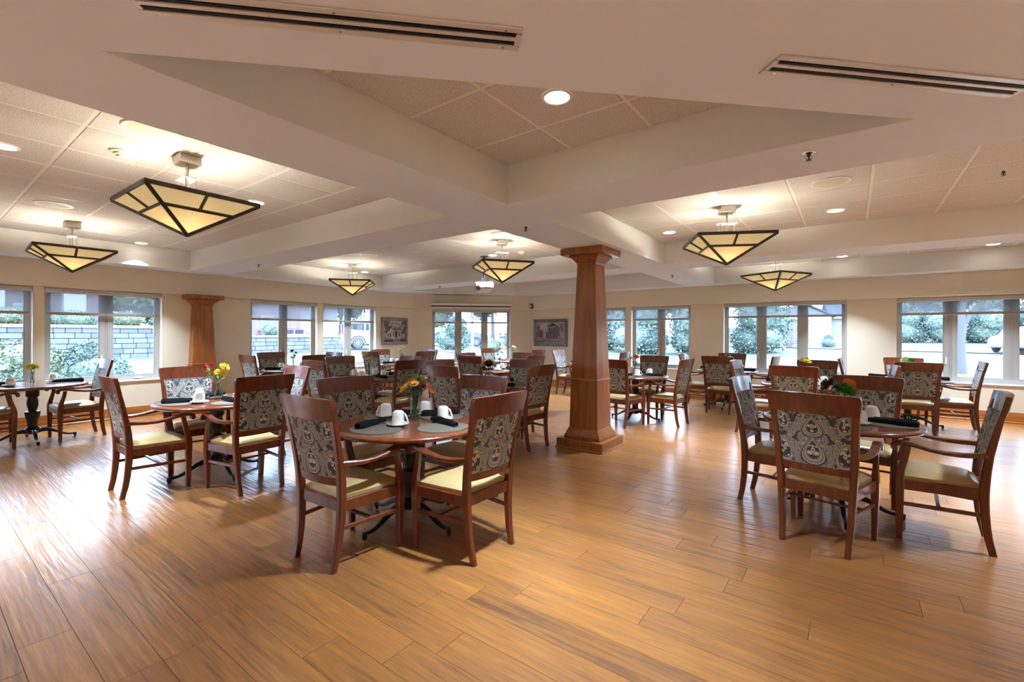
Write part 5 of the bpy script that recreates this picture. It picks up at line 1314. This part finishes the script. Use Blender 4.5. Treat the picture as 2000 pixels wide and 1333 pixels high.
# white house with garage
hz_ = gz(-3, 88); hx, hy = -3.6, 84; t = thing('white_house', 'white house with gabled garage and grey roof beyond the road', 'house', (hx, hy, hz_), YAW*.35)
bm = bmesh.new(); v = [bm.verts.new(p) for p in ((-7,0,-.5),(1.2,0,-.5),(1.2,0,3.1),(-2.9,0,5.2),(-7,0,3.1),(-7,9,-.5),(1.2,9,-.5),(1.2,9,3.1),(-2.9,9,5.2),(-7,9,3.1))]
for f in ((0,1,2,3,4),(9,8,7,6,5),(0,5,6,1),(1,6,7,2),(0,4,9,5)): bm.faces.new([v[k] for k in f])
mesh_obj('garage_wall', bm, M['siding'], t); mesh_obj('house_wall', bbox(1.2, 1.6, -.5, 15, 9, 3.0), M['siding'], t)
bm = bmesh.new()
for s_ in (-1, 1):
    a = [(-2.9, -.4, 5.45), (-2.9+s_*4.6, -.4, 3.0), (-2.9+s_*4.6, 9.4, 3.0), (-2.9, 9.4, 5.45)]; lo = [bm.verts.new(p) for p in a]; hi = [bm.verts.new((p[0], p[1], p[2]+.18)) for p in a]
    bm.faces.new(lo); bm.faces.new(hi[::-1])
    for k in range(4): bm.faces.new((lo[k], hi[k], hi[(k+1)%4], lo[(k+1)%4]))
bmesh.ops.recalc_face_normals(bm, faces=bm.faces); mesh_obj('garage_roof', bm, M['roofgrey'], t)
bm = bmesh.new(); a = [(1.2, 1.0, 2.95), (15.5, 1.0, 2.95), (15.5, 5.3, 5.6), (1.2, 5.3, 5.6)]; b_ = [(1.2, 9.6, 2.95), (15.5, 9.6, 2.95)]
v = [bm.verts.new(p) for p in a + b_]; bm.faces.new(v[:4]); bm.faces.new((v[3], v[2], v[5], v[4])); bm.faces.new((v[0], v[3], v[4])); bm.faces.new((v[1], v[5], v[2]))
mesh_obj('main_roof', bm, M['roofgrey'], t); mesh_obj('garage_door', bbox(-5.2, -.06, -.2, -.9, .02, 2.3, .02), M['outwhite'], t)
mesh_obj('fascia', bbox(1.2, .92, 2.8, 15.5, 1.0, 3.0), M['outwhite'], t)
for wx in (4, 9):
    f_ = mesh_obj('window', bbox(wx, 1.52, 1.0, wx+1.6, 1.62, 2.2, .02), M['outwhite'], t); mesh_obj('window_pane', bbox(wx+.1, 1.50, 1.1, wx+1.5, 1.53, 2.1), M['carglass'], f_)
# brick and porch buildings behind the block wall
bz = gz(-36, 8); t = thing('porch_building', 'building with white porch columns behind the block wall at far left', 'building', (-33, -1, bz))
mesh_obj('wall', bbox(-3, -8, -.5, 0, 8.2, 4.2), M['brick'], t); mesh_obj('roof', bbox(-4, -9, 4.2, 1.6, 9.0, 4.7), M['roofgrey'], t)
for y in (-6.5, -3.2, .2, 3.6, 6.4): mesh_obj('porch_column', bbox(.8, y-.42, -.5, 1.5, y+.42, 4.2, .03), M['outwhite'], t)
for y in (-4.9, -1.5, 1.9, 5): f_ = mesh_obj('window', bbox(-.05, y-.6, .6, .05, y+.6, 2.4, .02), M['outwhite'], t); mesh_obj('window_pane', bbox(.04, y-.5, .7, .07, y+.5, 2.3), M['carglass'], f_)
bx2, by2 = -36, 14.4; t = thing('brick_house', 'pale brick house behind the parked red cars', 'house', (bx2, by2, gz(bx2, by2)), 0)
mesh_obj('wall', bbox(-5, -2.6, -.5, 0, 5.2, 3.4), M['brick'], t); mesh_obj('white_wall', bbox(-4, 5.2, -.5, -.4, 8.8, 3.2), M['siding'], t)
bm = bmesh.new(); v = [bm.verts.new(p) for p in ((.5,-3,3.3),(.5,9.3,3.3),(-5.5,9.3,3.3),(-5.5,-3,3.3),(-2.5,-3,5.0),(-2.5,9.3,5.0))]
for f in ((0,1,5,4),(2,3,4,5),(0,4,3),(1,2,5),(3,2,1,0)): bm.faces.new([v[k] for k in f])
bmesh.ops.recalc_face_normals(bm, faces=bm.faces); mesh_obj('roof', bm, M['roofgrey'], t)
for y in (-.8, 2.6): f_ = mesh_obj('window', bbox(-.05, y-.5, 1.0, .05, y+.5, 2.3, .02), M['outwhite'], t); mesh_obj('window_pane', bbox(.04, y-.42, 1.08, .07, y+.42, 2.22), M['carglass'], f_)
finish_auto()
# cars
def car(label, loc, rz, paint, suv=True, L=4.7, W_=1.86, Hh=1.72):
    t = thing('parked_suv' if suv else 'parked_car', label, 'car', (loc[0], loc[1], gz(*loc)+.03), rz)
    if suv: prof = [(-.5,.32),(-.505,.55),(-.495,.62),(-.47,.93),(-.40,.995),(-.05,1.0),(.12,.96),(.26,.66),(.44,.60),(.495,.50),(.50,.26),(.47,.18),(-.47,.18)]
    else: prof = [(-.5,.38),(-.49,.62),(-.44,.68),(-.30,.70),(-.20,.98),(.05,1.0),(.20,.72),(.42,.64),(.49,.52),(.50,.30),(.47,.18),(-.47,.18)]
    bm = bmesh.new()
    P = [(a*L, b*Hh) for a, b in prof]
    l1 = [bm.verts.new((x, -W_/2 + (.10 if z > Hh*.68 else 0), z)) for x, z in P]; l2 = [bm.verts.new((x, W_/2 - (.10 if z > Hh*.68 else 0), z)) for x, z in P]
    bm.faces.new(l1); bm.faces.new(l2[::-1]); n_ = len(P)
    for k in range(n_): bm.faces.new((l1[k], l2[k], l2[(k+1)%n_], l1[(k+1)%n_]))
    bmesh.ops.recalc_face_normals(bm, faces=bm.faces); bmesh.ops.bevel(bm, geom=bm.edges[:], offset=.05, segments=2, affect='EDGES'); mesh_obj('body', bm, paint, t, 40)
    wz = (.64, .90) if suv else (.70, .93); wx = [(-.44, -.24), (-.22, -.03), (-.01, .16)] if suv else [(-.22, -.03), (-.01, .12)]
    for s_ in (-1, 1):
        for a, b in wx:
            y_ = s_*(W_/2 - .075); mesh_obj('side_window', bbox(a*L, y_-.035, wz[0]*Hh, b*L, y_+.035, wz[1]*Hh, .02), M['carglass'], t)
        for wx_ in (-.315, .31):
            bm = bmesh.new(); g_ = bmesh.ops.create_cone(bm, cap_ends=True, segments=28, radius1=.36, radius2=.36, depth=.22); bmesh.ops.bevel(bm, geom=[e for e in bm.edges if abs(e.verts[0].co.z-e.verts[1].co.z) < .01], offset=.04, segments=2, affect='EDGES')
            o = mesh_obj('wheel', xf(bm, Matrix.Translation((wx_*L, s_*(W_/2-.08), .36)) @ Matrix.Rotation(pi/2, 4, 'X')), M['tyre'], t, 40)
            bm = bmesh.new()
            for k in range(10):
                a = k*2*pi/10; q = bbox(-.02, 0, -.012, .02, .23, .012); xf(q, Matrix.Rotation(a, 4, 'Z')); me_ = bpy.data.meshes.new('x'); q.to_mesh(me_); q.free(); bm.from_mesh(me_)
            lathe(bm, [(-.01,.22),(.012,.25),(.012,.22)], 28, cap=False); lathe(bm, [(-.012,.05),(.016,.05),(.02,.01)], 12)
            mesh_obj('rim', xf(bm, Matrix.Translation((wx_*L, s_*(W_/2+.03), .36)) @ Matrix.Rotation(pi/2, 4, 'X')), M['rim'], o)
            bm = bmesh.new()
            for k in range(13):
                a = pi*k/12; r0_, r1_ = .385, .43; 
            tube(bm, [(wx_*L + .42*cos(pi*k/12), s_*(W_/2+.0), .36 + .42*sin(pi*k/12)) for k in range(13)], .035, 6); mesh_obj('wheel_arch', bm, M['tyre'], t)
        mesh_obj('tail_lamp', bbox(-.508*L, s_*(W_/2-.16), .52*Hh, -.485*L, s_*(W_/2+.005), .66*Hh, .01), M['lampred'], t)
    mesh_obj('rear_window', bbox(-.497*L-.02, -W_/2+.22, .66*Hh, -.470*L, W_/2-.22, .88*Hh, .01), M['carglass'], t)
    mesh_obj('bumper', bbox(-.52*L, -W_/2+.03, .20*Hh, -.49*L, W_/2-.03, .34*Hh, .03), M['rim'], t)
    return t
car('white SUV parked beyond the grass outside the left wall window', (-23.6, 18.1), YAW+radians(24), M['carwhite'])
car('red car parked behind the block wall', (-33.0, 17.4), YAW+radians(40), M['carred'], False, 4.4, 1.75, 1.3)
car('red car parked left of the white SUV', (-31.5, 24.4), YAW+radians(10), M['carred'], False, 4.4, 1.75, 1.35)
car('dark blue car seen through the left pane of the bay window', (-27.6, 29.6), YAW, M['carblue'], False)
car('dark blue car beyond the bushes in the bay window', (-25.5, 36.5), YAW+.3, M['carblue'], False)
car('dark truck-like car parked under trees beyond the lawn', (-11.8, 63), YAW, M['carblue'], True)
car('pale SUV at the right edge behind the far right window', (9.3, 44.7), YAW+radians(200), M['carwhite'], True)
